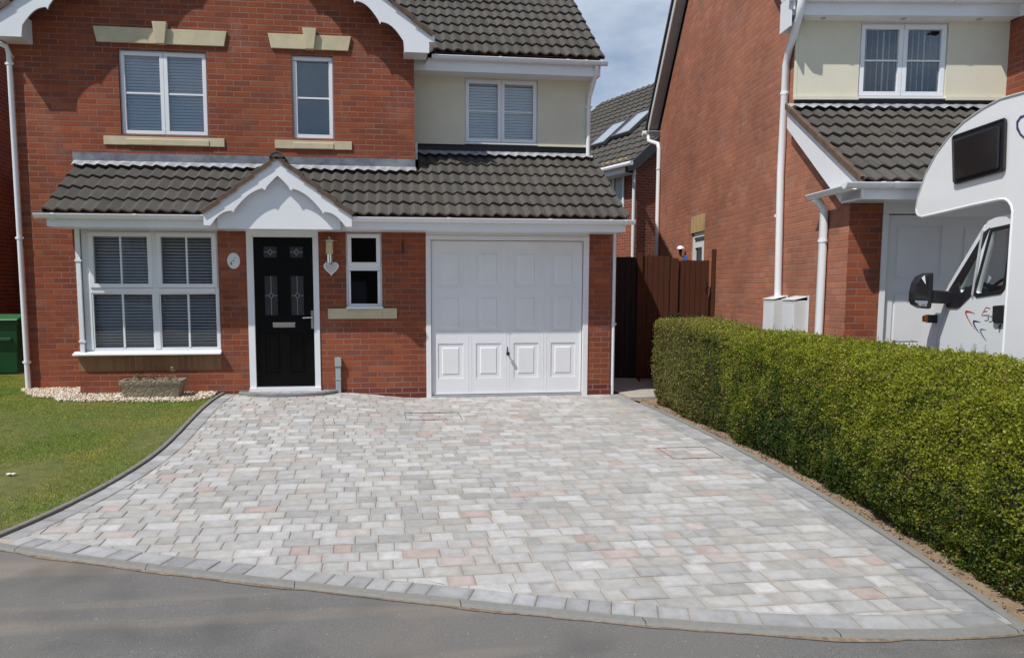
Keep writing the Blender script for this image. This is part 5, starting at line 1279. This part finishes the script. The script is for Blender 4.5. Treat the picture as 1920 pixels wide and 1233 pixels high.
t = NT('hedge_leaf'); a_ = t.n('ShaderNodeAttribute'); a_.attribute_name = 'tint'; t.set(col=a_.outputs['Color'], rough=.48, spec=.3)
tb = t.n('ShaderNodeBsdfTranslucent'); t.l(t.mix(1., a_.outputs['Color'], (1.1, 1.25, .5), 'MULTIPLY'), tb.inputs[0]); ms = t.n('ShaderNodeMixShader'); ms.inputs[0].default_value = .30; t.l(t.b.outputs[0], ms.inputs[1]); t.l(tb.outputs[0], ms.inputs[2]); t.l(ms.outputs[0], t.o.inputs[0]); m_leaf = t.m
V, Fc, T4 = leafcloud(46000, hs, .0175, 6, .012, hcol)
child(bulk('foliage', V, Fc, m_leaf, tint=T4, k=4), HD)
def es():      # the end facing the passage, and stray shoots along the top
    t_ = rng.uniform(0, 1); p, n = hpoint(t_, Y0); c0 = Vector((3.25, Y0, .5)); f = math.sqrt(rng.random()); q = c0+(p-c0)*f
    return Vector((q.x, Y0-.02+.02*noise.noise(q*6)-abs(rng.normal(0, .02)), q.z)), Vector((0, 1, 0)), Y0, 0
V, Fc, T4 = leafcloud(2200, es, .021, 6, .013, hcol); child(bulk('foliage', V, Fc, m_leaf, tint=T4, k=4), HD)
V = []; Fc = []; TT = []; st = MB()
for i in range(110):
    y_ = rng.uniform(-7.3, -1.2); t_ = rng.uniform(.40, .72); p, n = hpoint(t_, y_); d = Vector((rng.normal(0, .35), rng.normal(0, .35), 1)).normalized(); L_ = rng.uniform(.04, .11); st.tube([p-d*.05, p+d*L_*.5, p+d*L_], [.0022, .0016, .0010], 4)
    s_ = 0.
    while s_ < L_:
        for sg in (-1, 1):
            u = (d*.5+Vector((rng.normal(), rng.normal(), 0)).normalized()*sg).normalized(); w = u.cross(d).normalized(); c0 = p+d*s_+u*.009; z_ = .017*(1.1-s_/L_*.5); b_ = len(V)
            V += [tuple(c0-u*z_*.5), tuple(c0+w*z_*.3), tuple(c0+u*z_*.5), tuple(c0-w*z_*.3)]; Fc.append((b_, b_+1, b_+2, b_+3)); TT += [(*(np.array((.17, .20, .03))*rng.uniform(.6, 1.2)), 1)]*4
        s_ += .011
for i in range(170):
    y_ = rng.uniform(-7.3, -1.0); fx = rx_(y_)+.19+rng.uniform(0, .12); st.tube([(fx+rng.normal(0, .03), y_, g(2.9, y_)), (fx-rng.uniform(-.02, .05), y_+rng.normal(0, .03), g(2.9, y_)+.10), (fx-rng.uniform(.0, .09), y_+rng.normal(0, .07), g(2.9, y_)+rng.uniform(.12, .24))], [.004, .003, .0012], 5)
child(bulk('shoots', V, Fc, m_leaf, tint=TT, k=4), HD); child(st.build('shoot_stems', plain('woody_stem', (.085, .065, .04), .9, .3, 30)), HD)
# dark shrub in the shade of the passage
SH = thing('passage_shrub', 'dark low shrub in deep shade against the fence behind the left end of the hedge', 'shrub', (3.9, .6, 0))
mb = MB(); mb.lathe(3.95, .55, [(.10, .0), (.30, .2), (.38, .55), (.36, .85), (.20, 1.0), (0, 1.04)], 18); child(mb.build('twig_core', m_core, smooth=True), SH)
def ss():
    a = rng.uniform(0, 6.28); z_ = rng.uniform(.05, 1.1); r_ = .46*math.sqrt(max(.02, 1-((z_-.45)/.72)**2)); n = Vector((math.cos(a), math.sin(a), (z_-.4)*.8)).normalized(); p = Vector((3.95+r_*math.cos(a), .55+r_*1.3*math.sin(a), z_)); p += n*.05*noise.noise(p*5); return p, n, 0, 0
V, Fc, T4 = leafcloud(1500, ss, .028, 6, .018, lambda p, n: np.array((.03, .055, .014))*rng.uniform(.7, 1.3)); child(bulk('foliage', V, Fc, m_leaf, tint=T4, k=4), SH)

# =================================================================== HOUSE BEYOND THE PASSAGE
dv = ray(1190, 400); q = CAM+dv*21.0; BC = Vector((q[0], q[1], 0))
tA = Vector((-.304, .953, 0)); tB = Vector((.953, .304, 0)); BL, BWd, BZ = 7.4, 8.0, 4.98
BH = thing('distant_house', 'brick house with tiled roof and two roof windows seen through the gap between the houses', 'house', tuple(BC))
mb = MB(); c0 = BC; z = Vector((0, 0, 1))
mb.face((c0+tA*BL-z, c0-z, c0+z*BZ, c0+tA*BL+z*BZ)); mb.face((c0-z, c0+tB*BWd-z, c0+tB*BWd+z*BZ, c0+tB*BWd/2+z*(BZ+BWd/2*.84), c0+z*BZ))
child(mb.build('wall', brickmat('far_brick', RED, (.42, .30, .24), eff=0)), BH)
ea = c0-tB*.40-tA*.15+z*(BZ-.28)
Sb = (tB+z*.84).normalized()
rf = tile_roof('roof', ea, tA, Sb, BL+.3, (BWd/2+.4)/Sb.dot(tB), None, gauge=.34, pitch=.30, du=.05, amp=.02); child(rf, BH)
mb = MB(); mb.prism([c0-tB*.40-tA*.18+z*(BZ-.42), c0-tB*.40-tA*.18+z*(BZ-.25), c0+tB*BWd/2-tA*.18+z*(BZ+BWd/2*.84+.05), c0+tB*BWd/2-tA*.18+z*(BZ+BWd/2*.84-.15), c0-tB*.0-tA*.18+z*(BZ-.25)], tA*.03); child(mb.build('verge_board', plain('dark_board', (.05, .05, .055), .6)), BH)
mb = MB(); mb.prism([c0-tB*.42-tA*.1+z*(BZ-.42), c0-tB*.42-tA*.1+z*(BZ-.26), c0-tB*.42+tA*BL+z*(BZ-.26), c0-tB*.42+tA*BL+z*(BZ-.42)], tB*.02); mb.prism([c0-tB*.42-tA*.1+z*(BZ-.42), c0-tB*.42+tA*BL+z*(BZ-.42), c0+tA*BL+z*(BZ-.42), c0-tA*.1+z*(BZ-.42)], z*.01); mb.tube([c0-tB*.50-tA*.5+z*(BZ-.22), c0-tB*.50+tA*BL+z*(BZ-.22)], .06, 8); child(mb.build('gutter', m_white), BH)
mb = MB(); mb.tube([c0-tB*.12-tA*.10+z*(BZ-.20), c0-tB*.12-tA*.10], .042, 8); child(mb.build('downpipe', m_white), BH)
Nr = tA.cross(Sb); Nr = Nr if Nr.z > 0 else -Nr
def roofpt(u, v, off=.05):
    d = Vector(ray(u, v)); o_ = Vector(CAM); p0 = ea+Nr*off; t_ = (p0-o_).dot(Nr)/d.dot(Nr); return o_+d*t_
for (a, b, c_, d_) in (((1122, 268), (1141, 266), (1163, 237), (1146, 239)), ((1166, 250), (1188, 248), (1213, 214), (1192, 217))):
    p = roofpt((a[0]+b[0]+c_[0]+d_[0])/4, (a[1]+b[1]+c_[1]+d_[1])/4); hu, hs_ = .39, .58
    mb = MB(); f = .07
    for s0_, s1_, u0_, u1_ in ((-hs_-f, -hs_, -hu-f, hu+f), (hs_, hs_+f, -hu-f, hu+f), (-hs_, hs_, -hu-f, -hu), (-hs_, hs_, hu, hu+f)):
        mb.prism([p+tA*u0_+Sb*s0_, p+tA*u1_+Sb*s0_, p+tA*u1_+Sb*s1_, p+tA*u0_+Sb*s1_], Nr*.09)
    o = child(mb.build('skylight', plain('roof_window_frame', (.10, .10, .11), .5)), BH)
    mb = MB(); mb.face([p+tA*-hu+Sb*-hs_+Nr*.06, p+tA*hu+Sb*-hs_+Nr*.06, p+tA*hu+Sb*hs_+Nr*.06, p+tA*-hu+Sb*hs_+Nr*.06])
    pn = mb.build('pane', plain('roof_window_glass', (.40, .45, .50), .12, .05, spec=.8), None); pn.parent = o
def facpt(u, v):
    d = Vector(ray(u, v)); n = tB; o_ = Vector(CAM); t_ = (BC-tB*.01-o_).dot(n)/d.dot(n); return o_+d*t_
p = facpt(1151, 358); mb = MB()
for a, b, c_, d_ in ((-.5, .5, -.55, -.48), (-.5, .5, .48, .55), (-.5, -.43, -.48, .48), (.43, .5, -.48, .48), (-.035, .035, -.48, .48)): mb.prism([p+tA*a+z*c_, p+tA*b+z*c_, p+tA*b+z*d_, p+tA*a+z*d_], tB*-.03)
o = child(mb.build('window', m_white), BH); mb = MB(); mb.face([p+tA*-.43+z*-.48, p+tA*.43+z*-.48, p+tA*.43+z*.48, p+tA*-.43+z*.48]); pn = mb.build('pane', plain('far_pane', (.30, .34, .38), .15), None); pn.parent = o
mb = MB(); mb.prism([p+tA*-.6+z*.56, p+tA*.6+z*.56, p+tA*.6+z*.84, p+tA*-.6+z*.84], tB*-.012); child(mb.build('brick_lintel', m_buffbrick), BH)

# =================================================================== MOTORHOME (same local frame as the right house)
# it stands nose-in on the neighbour's drive: local x runs from its nose towards its tail, local y into the body
YM = 0.; HD_ = R(11.9)
_d = ray(1898, 560); MO = CAM+_d*6.3; MO[2] = 0.
MXp = np.array([-math.sin(HD_), -math.cos(HD_), 0]); MYp = np.array([math.cos(HD_), -math.sin(HD_), 0])
MH = thing('motorhome', 'white coachbuilt motorhome with overcab bulge parked nose in behind the hedge', 'motorhome', tuple(MO), -(PI/2+HD_))
m_gel = plain('white_gelcoat', (.88, .89, .90), .22, .02, 1.2, spec=.5, dirt=((.68, .69, .69), .12))
m_cabp = plain('white_cab_paint', (.84, .87, .89), .18, .02, 1.2, coat=.4)
m_seal = plain('grey_trim', (.50, .52, .53), .4, .1, 4)
m_acr = NT('smoked_acrylic').set(col=(.020, .020, .021), rough=.13, spec=.55).m
m_rub = plain('black_rubber', (.014, .014, .016), .5, .2, 8)
def M2(u, v, y=0.):
    d = ray(u, v); t_ = (y-(CAM-MO)@MYp)/(d@MYp); q = CAM+d*t_-MO; return float(q@MXp), float(q[2])
def M3(u, v, x):       # on a plane across the vehicle: gives (y, z)
    d = ray(u, v); t_ = (x-(CAM-MO)@MXp)/(d@MXp); q = CAM+d*t_-MO; return float(q@MYp), float(q[2])
front = [M2(*p) for p in ((1920, 173.6), (1876.7, 185.6), (1842.6, 204), (1808.6, 228), (1781, 255), (1757.5, 286), (1737, 323.5), (1721.8, 367.7), (1717.3, 391.6), (1718.6, 400), (1722.5, 405), (1728, 406.5))]
under = [M2(*p) for p in ((1728, 406.5), (1769.6, 397), (1826.6, 383.6), (1872, 374), (1884, 373.5), (1891, 378), (1896, 386), (1898, 396))]
zfl = .35; xdoor = under[-1][0]; zroof = front[0][1]
# extend the roof line backwards
x_r, z_r = front[0]; slope = (front[0][1]-front[1][1])/(front[0][0]-front[1][0])
roof = [(x_r+.35, z_r+.06), (x_r+.9, z_r+.11), (x_r+4.2, z_r+.12)]
side = roof[::-1]+front+under[1:]+[(xdoor+.0, zfl), (roof[-1][0], zfl)]
def loop_faces(mb, poly, y, mi=0, flip=False):
    import mathutils
    tri = mathutils.geometry.tessellate_polygon([[Vector((p[0], p[1], 0)) for p in poly]])
    for t_ in tri:
        P = [(poly[i][0], y, poly[i][1]) for i in t_]; mb.face(P[::-1] if flip else P, mi)
WB = 2.15
mb = MB(); loop_faces(mb, side, YM); loop_faces(mb, side, YM+WB, flip=True)
n = len(side)
for i in range(n):
    a, b = side[i], side[(i+1) % n]; mb.face(((a[0], YM, a[1]), (a[0], YM+WB, a[1]), (b[0], YM+WB, b[1]), (b[0], YM, b[1])))
body = mb.build('body', m_gel, MH)
# edge trim following the overcab
mb = MB(); tp = roof[:2][::-1]+front; mb.tube([(p[0], YM+.004, p[1]) for p in tp], .013, 8); mb.build('edge_trim', m_seal, MH, smooth=True)
mb = MB(); mb.tube([(p[0], YM+.006, p[1]) for p in under+[(xdoor, .4)]], .014, 8); mb.build('edge_trim', m_gel, MH, smooth=True)
# underside moulding
mb = MB(); a = M2(1745, 402); mb.box(a[0], xdoor-.05, YM+.10, YM+WB-.1, under[3][1]-.06, under[3][1]-.035); 
# overcab window
wp = [M2(*p) for p in ((1794, 256), (1887, 224), (1889.5, 226), (1886.5, 316), (1884, 319), (1797, 343), (1793.5, 340), (1791.5, 259))]
def off2(P, d):
    cx = sum(p[0] for p in P)/len(P); cz = sum(p[1] for p in P)/len(P); return [(cx+(p[0]-cx)*(1-d), cz+(p[1]-cz)*(1-d)) for p in P]
mb = MB(); mb.prism([(p[0], YM-.022, p[1]) for p in wp], (0, .021, 0)); w = mb.build('overcab_window', m_rub, MH, bevel=.008)
fo_ = off2(wp, -.012); mb = MB(); mb.tube([(p[0], YM-.020, p[1]) for p in fo_+fo_[:1]], .011, 6, cap=False); mb.build('window_seal', m_rub, w)
ip = off2(wp, .13); ip = [(p[0]+.004, p[1]-.012) for p in ip]
mb = MB(); mb.prism([(p[0], YM-.046, p[1]) for p in ip], (0, .023, 0)); mb.build('pane', m_acr, w, bevel=.016)
# cab: nose, door, glazing.  The cab is a little narrower than the coach body
YC = YM+.06
P_ = lambda *a: [M2(u, v, YC) for u, v in a]
nose = P_((1899, 400), (1866, 408), (1853, 414), (1845, 425), (1814, 476), (1790, 516), (1776, 540), (1764, 556), (1749, 575), (1737, 596), (1727, 620), (1719, 645), (1714, 680))
xn = nose[-1][0]; cabp = nose+[(xn-.02, .55), (xn+.02, .32), (xdoor+.01, .32)]
glass1 = P_((1861, 435), (1897, 427.5), (1898, 432), (1881, 537), (1876.5, 543), (1833.5, 550), (1830.5, 547))
glass2 = P_((1838, 470), (1826, 532), (1803, 549), (1799, 540))
import mathutils
# side skin with openings: build it as strips around the window openings by boolean-free tessellation with holes
def skin(mb, outer, holes, y, thick=.02):
    polys = [[Vector((p[0], p[1], 0)) for p in outer]]+[[Vector((p[0], p[1], 0)) for p in h][::-1] for h in holes]
    flat = [p for q in polys for p in q]
    for t_ in mathutils.geometry.tessellate_polygon(polys): mb.face([(flat[i].x, y, flat[i].y) for i in t_])
    for h in holes:
        for i in range(len(h)):
            a, b = h[i], h[(i+1) % len(h)]; mb.face(((a[0], y, a[1]), (b[0], y, b[1]), (b[0], y+thick*2, b[1]), (a[0], y+thick*2, a[1])))
mb = MB(); skin(mb, cabp, [glass1, glass2], YC); skin(mb, [(p[0], p[1]) for p in cabp], [glass1, glass2], YC+WB-.12)
# nose, bonnet, roof skins across the cab; the windscreen opening is left to its own pane
for i in range(len(cabp)-1):
    a, b = cabp[i], cabp[i+1]
    if 3 <= i <= 5: continue
    mb.face(((a[0], YC, a[1]), (b[0], YC, b[1]), (b[0], YC+WB-.12, b[1]), (a[0], YC+WB-.12, a[1])))
cab = mb.build('cab', m_cabp, MH)
mb = MB(); a, b = cabp[3], cabp[6]; mb.face(((a[0], YC+.05, a[1]), (b[0], YC+.05, b[1]), (b[0], YC+WB-.17, b[1]), (a[0], YC+WB-.17, a[1]))); mb.build('windscreen', m_glasscab, cab)
mb = MB(); mb.tube([(cabp[3][0], YC+.03, cabp[3][1]), (cabp[6][0], YC+.03, cabp[6][1])], .03, 8); mb.build('windscreen_pillar', m_cabp, cab); mb = MB(); mb.tube([(cabp[3][0], YC+WB-.15, cabp[3][1]), (cabp[6][0], YC+WB-.15, cabp[6][1])], .03, 8); mb.build('windscreen_pillar', m_cabp, cab)
mb = MB(); loop_faces(mb, glass1, YC+.012); mb.build('pane', m_glasscab, cab); mb = MB(); loop_faces(mb, glass2, YC+.012); mb.build('pane', m_glasscab, cab)
def bandpoly(mb, pts, w_, y, t_=.006):
    """flat band following a closed loop of points, w_ outward"""
    n = len(pts); cx = sum(p[0] for p in pts)/n; cz = sum(p[1] for p in pts)/n; out_ = []
    ar = sum(pts[i][0]*pts[(i+1) % n][1]-pts[(i+1) % n][0]*pts[i][1] for i in range(n)); sg = 1 if ar < 0 else -1
    for i in range(n):
        p0 = Vector(pts[i-1]); p1 = Vector(pts[i]); p2 = Vector(pts[(i+1) % n]); e1 = (p1-p0).normalized(); e2 = (p2-p1).normalized(); n1 = Vector((-e1.y, e1.x))*sg; n2 = Vector((-e2.y, e2.x))*sg
        m_ = (n1+n2); m_ = m_/max(.5, m_.length_squared/2); out_.append(p1+m_*w_)
    for i in range(n):
        j = (i+1) % n; a, b = pts[i], pts[j]; c_, d_ = out_[j], out_[i]; mb.prism([(a[0], y, a[1]), (b[0], y, b[1]), (c_[0], y, c_[1]), (d_[0], y, d_[1])], (0, -t_, 0))
mb = MB(); bandpoly(mb, glass1, .036, YC-.001); mb.build('window_rubber', m_rub, cab); mb = MB(); bandpoly(mb, glass2, .024, YC-.0015, .005)
mb.prism([(p[0], YC-.002, p[1]) for p in P_((1848, 434), (1857, 427), (1842, 464), (1806, 530), (1791, 556), (1776, 566), (1781, 543))], (0, -.007, 0)); mb.build('window_rubber', m_rub, cab)
mb = MB(); a = M2(1846, 432, YC); b = M2(1826, 553, YC); mb.tube([(a[0]-.004, YC-.012, a[1]), (b[0]-.002, YC-.012, b[1])], .011, 6); mb.build('window_divider', m_seal, cab)
mb = MB(); mb.prism([(p[0], YC-.012, p[1]) for p in P_((1784, 538), (1800, 530), (1803, 549), (1826, 536), (1823, 553), (1800, 575.5), (1795, 577.5), (1777, 577), (1775, 573))], (0, .010, 0)); mount = mb.build('mirror_mount', m_blackp, cab, bevel=.004)
# interior seen through the glass
mb = MB(); a = M2(1838, 549, YC+.3); b = M2(1880, 541, YC+.3)
mb.tube([(a[0]-.25, YC+.3, a[1]-.02), (a[0]+.02, YC+.32, a[1]+.035), (a[0]+.12, YC+.36, a[1]+.02), (b[0]+.1, YC+.4, b[1]-.02)], [.06, .07, .05, .05], 10); mb.tube([(a[0]-.3, YC+.2, a[1]-.04), (a[0]-.3, YC+1.7, a[1]-.04)], .10, 10)
mb.tube([(a[0]+.02+.17*math.cos(t_)*.45, YC+.55+.19*math.sin(t_), a[1]-.02+.17*math.cos(t_)) for t_ in np.linspace(0, 6.28, 20)], .014, 6); mb.build('dashboard', m_blackp, cab, smooth=True)
# door seams
mb = MB(); s0 = M2(1776, 579, YC); s1 = M2(1758, 625, YC); s2 = M2(1750, 700, YC); mb.tube([(s0[0], YC-.001, s0[1]), (s1[0], YC-.001, s1[1]), (s2[0], YC-.001, s2[1])], .003, 5); mb.build('door_seam', m_seal, cab)
mb = MB(); mb.prism([(p[0], YC-.03, p[1]) for p in P_((1867, 573), (1888, 571.5), (1888.5, 602), (1885, 606), (1869, 606), (1866, 601))], (0, .029, 0)); mb.build('door_handle', m_blackp, cab, bevel=.01)
mb = MB(); a = M2(1876, 612, YC); mb.tube([(a[0], YC-.001, a[1]+.015), (a[0]+.002, YC-.012, a[1]), (a[0]+.004, YC-.012, a[1]-.02)], .008, 8); mb.build('door_lock', m_blackp, cab)
# bumper / headlamp of the nose (low, behind the hedge)
mb = MB(); mb.box(xn-.08, xn+.35, YC-.01, YC+WB-.11, .33, .62); mb.build('bumper', m_blackp, cab, bevel=.04)
mb = MB(); a = M2(1722, 655, YC); mb.prism([(a[0]-.01, YC-.004, a[1]+.06), (a[0]+.2, YC-.004, a[1]+.03), (a[0]+.2, YC-.004, a[1]-.12), (a[0]-.02, YC-.004, a[1]-.14)], (0, .2, 0)); mb.build('headlight', m_chrome, cab, bevel=.02)
for xx in (xn+.55, xn+4.2):
    mb = MB(); mb.tube([(xx, YC+.02, .30), (xx, YC+.24, .30)], .33, 24); w = mb.build('tyre', m_rub, MH); mb = MB(); mb.tube([(xx, YC+.015, .30), (xx, YC+.03, .30)], .20, 20); mb.build('rim', m_chrome, w)
# mirror on its long arm, and the side marker
xm_ = M2(1782, 556, YC)[0]
aq = [M3(*p, xm_) for p in ((1738, 543), (1784, 546), (1784, 570), (1738, 568))]
mb = MB(); mb.prism([(xm_-.05, p[0], p[1]) for p in aq], (.09, 0, 0)); mb.build('mirror_arm', m_blackp, MH, bevel=.012)
hm = [M3(*p, xm_) for p in ((1746, 511), (1733, 512), (1721, 518), (1713, 531), (1709, 549), (1708.5, 562), (1712, 571), (1724, 577.5), (1741, 579), (1743.5, 560), (1745, 530))]
mb = MB(); mb.prism([(xm_-.07, p[0], p[1]) for p in hm], (.13, 0, 0)); mir = mb.build('mirror_head', m_blackp, MH, bevel=.018)
def mglass_glint(pts, x_, mat):
    mb = MB(); mb.prism([(x_, *M3(*p, x_)) for p in pts], (-.003, 0, 0)); mb.build('mirror_glass_and_glint', mat, mir)
cc = plain('mirror_silver', (.45, .5, .55), .06, .02, metal=1.)
mglass_glint(((1729, 519), (1719, 533), (1716, 560), (1740, 561), (1741, 524)), xm_+.064, m_acr); mglass_glint(((1715, 563), (1740, 564), (1737, 575), (1719, 573)), xm_+.064, cc); mglass_glint(((1734, 516), (1728, 521), (1736, 533)), xm_+.067, m_gel)  # last white triangle is a reflection painted on as a solid patch
xs_ = M2(1757, 598, YC)[0]
bp = [M3(*p, xs_) for p in ((1740, 590), (1757, 590), (1757, 605.5), (1740, 605))]; mb = MB(); mb.prism([(xs_-.05, p[0], p[1]) for p in bp], (.06, 0, 0)); sm = mb.build('side_marker', m_blackp, MH, bevel=.004)
bp = [M3(*p, xs_) for p in ((1733, 592), (1740, 590.5), (1740, 604.5), (1733, 603))]; mb = MB(); mb.prism([(xs_-.045, p[0], p[1]) for p in bp], (.05, 0, 0)); mb.build('marker_lens', plain('amber_lens', (.55, .13, .02), .2, .03), sm, bevel=.004)
# livery: tapering crescents and the E33 lettering
def stroke(pts, ws, mat, name, par=cab, y=None):
    y = YC-.0025 if y is None else y; mb = MB(); Q = [Vector(M2(u, v, YC)) for u, v in pts]; L_ = []; R_ = []
    for i, p in enumerate(Q):
        e = (Q[min(i+1, len(Q)-1)]-Q[max(i-1, 0)]).normalized(); n_ = Vector((-e.y, e.x))*ws[i]*.5*.0058; L_.append(p+n_); R_.append(p-n_)
    for i in range(len(Q)-1): mb.face(((L_[i].x, y, L_[i].y), (R_[i].x, y, R_[i].y), (R_[i+1].x, y, R_[i+1].y), (L_[i+1].x, y, L_[i+1].y)))
    return mb.build(name, mat, par)
m_red = plain('red_vinyl', (.50, .045, .05), .35, .05); m_nav = plain('navy_vinyl', (.05, .055, .16), .35, .05); m_gry = plain('grey_vinyl', (.22, .27, .33), .35, .05)
def spt(l): return [(1800+a/10.275, 560+b/10.275) for a, b in l]
for l, m_ in (([(300, 285), (235, 262), (170, 246), (118, 243), (110, 265), (125, 305), (160, 385), (215, 480), (290, 595)], m_red), ([(410, 455), (350, 438), (300, 430), (263, 430), (262, 455), (285, 515), (320, 580), (385, 665)], m_nav), ([(515, 603), (460, 588), (415, 584), (395, 592), (400, 620), (425, 680), (465, 745), (520, 810)], m_gry)):
    k = len(l); ws = [.3, 1.4, 2.4, 3.6, 3.6, 2.8, 2., 1.2, .3][:k-1]+[.3]; stroke(spt(l), ws, m_, 'crescent_stripe')
for l in ([(590, 187), (545, 172), (500, 168), (460, 240), (420, 322), (465, 320), (505, 312)], [(460, 243), (500, 243), (530, 236)]): stroke(spt(l), [1.3]*len(l), m_red, 'letter_stroke')
for dx, dy in ((0, 0), (85, 20)):
    stroke(spt([(500+dx, 322+dy), (545+dx, 312+dy), (578+dx, 318+dy), (560+dx, 342+dy), (525+dx, 360+dy), (555+dx, 368+dy), (563+dx, 388+dy), (535+dx, 412+dy), (480+dx, 422+dy)]), [1.1]*9, m_nav, 'numeral_stroke')
stroke(spt([(632, 352), (672, 338)]), [1.3, 1.3], m_nav, 'numeral_stroke')
arc = [(1925, 216), (1914, 220), (1908, 229), (1908, 240), (1914, 252), (1925, 262)]; Q = arc
mbk = YC; YC2 = YM; 
mb = MB(); Q = [Vector(M2(u, v)) for u, v in arc]; ws = [.006, .012, .016, .013, .009, .006]
for i in range(len(Q)-1):
    def nn(i): e = (Q[min(i+1, len(Q)-1)]-Q[max(i-1, 0)]).normalized(); return Vector((-e.y, e.x))*ws[i]
    a, b, c_, d_ = Q[i]+nn(i), Q[i]-nn(i), Q[i+1]-nn(i+1), Q[i+1]+nn(i+1); mb.face(((a.x, YM-.003, a.y), (b.x, YM-.003, b.y), (c_.x, YM-.003, c_.y), (d_.x, YM-.003, d_.y)))
mb.build('ring_stripe', m_nav, body)
# paved area the motorhome stands on
mb = MB(); mb.face(((4.1, -9, -.16), (14, -9, -.16), (14, -2.0, -.03), (4.1, -2.0, -.03))); tag(mb.build('neighbour_driveway', m_conc), kind='structure')

# =================================================================== ACROSS THE STREET (what the window glass reflects)
m_buffwall = plain('buff_wall', (.30, .27, .23), .9, .1, 2)
def opposite(x, y, w_, label, eh=4.9):
    O_ = thing('house_opposite', label, 'house', (x, y, -.2), group=None)
    mb = MB(); hs2 = [(-w_/2+1, -w_/2+2.6, .9, 2.1), (w_/2-3.2, w_/2-1.2, .9, 2.1), (-w_/2+1, -w_/2+2.4, 3.3, 4.4), (w_/2-2.8, w_/2-1.4, 3.3, 4.4)]
    mb.face(((-w_/2, 0, 0), (w_/2, 0, 0), (w_/2, 0, eh), (-w_/2, 0, eh))); mb.face(((-w_/2, -7, 0), (w_/2, -7, 0), (w_/2, -7, eh), (-w_/2, -7, eh)))
    for sx in (-1, 1): mb.face(((sx*w_/2, 0, 0), (sx*w_/2, -7, 0), (sx*w_/2, -7, eh), (sx*w_/2, -3.5, eh+2.8), (sx*w_/2, 0, eh)))
    mb.build('wall', m_buffwall, O_)
    mb = MB()
    for sy in (0, 1): mb.prism([(-w_/2-.2, .35 if not sy else -7.35, eh-.2), (-w_/2-.2, -3.5, eh+2.85), (-w_/2-.2, -3.5, eh+2.95), (-w_/2-.2, .35 if not sy else -7.35, eh-.1)], (w_+.4, 0, 0))
    mb.build('roof', m_droof, O_)
    for h_ in hs2:
        f = MB(); ring(f, h_[0], h_[1], h_[2], h_[3], .07, .0, .06); f.box((h_[0]+h_[1])/2-.03, (h_[0]+h_[1])/2+.03, .0, .06, h_[2]+.07, h_[3]-.07); fr_ = f.build('window', m_white, O_)
        p_ = MB(); p_.box(h_[0]+.07, h_[1]-.07, .01, .03, h_[2]+.07, h_[3]-.07); p_.build('pane', m_acr, fr_)
    f = MB(); f.box(-.5, .5, .0, .05, 0, 2.1); f.build('door', m_cabp, O_)
opposite(-14, -27, 10, 'brick house across the street on the left with a dark tiled roof')
opposite(-1.5, -29, 9, 'brick house across the street facing the driveway')
opposite(12, -28, 10, 'brick house across the street on the right beyond the bend')
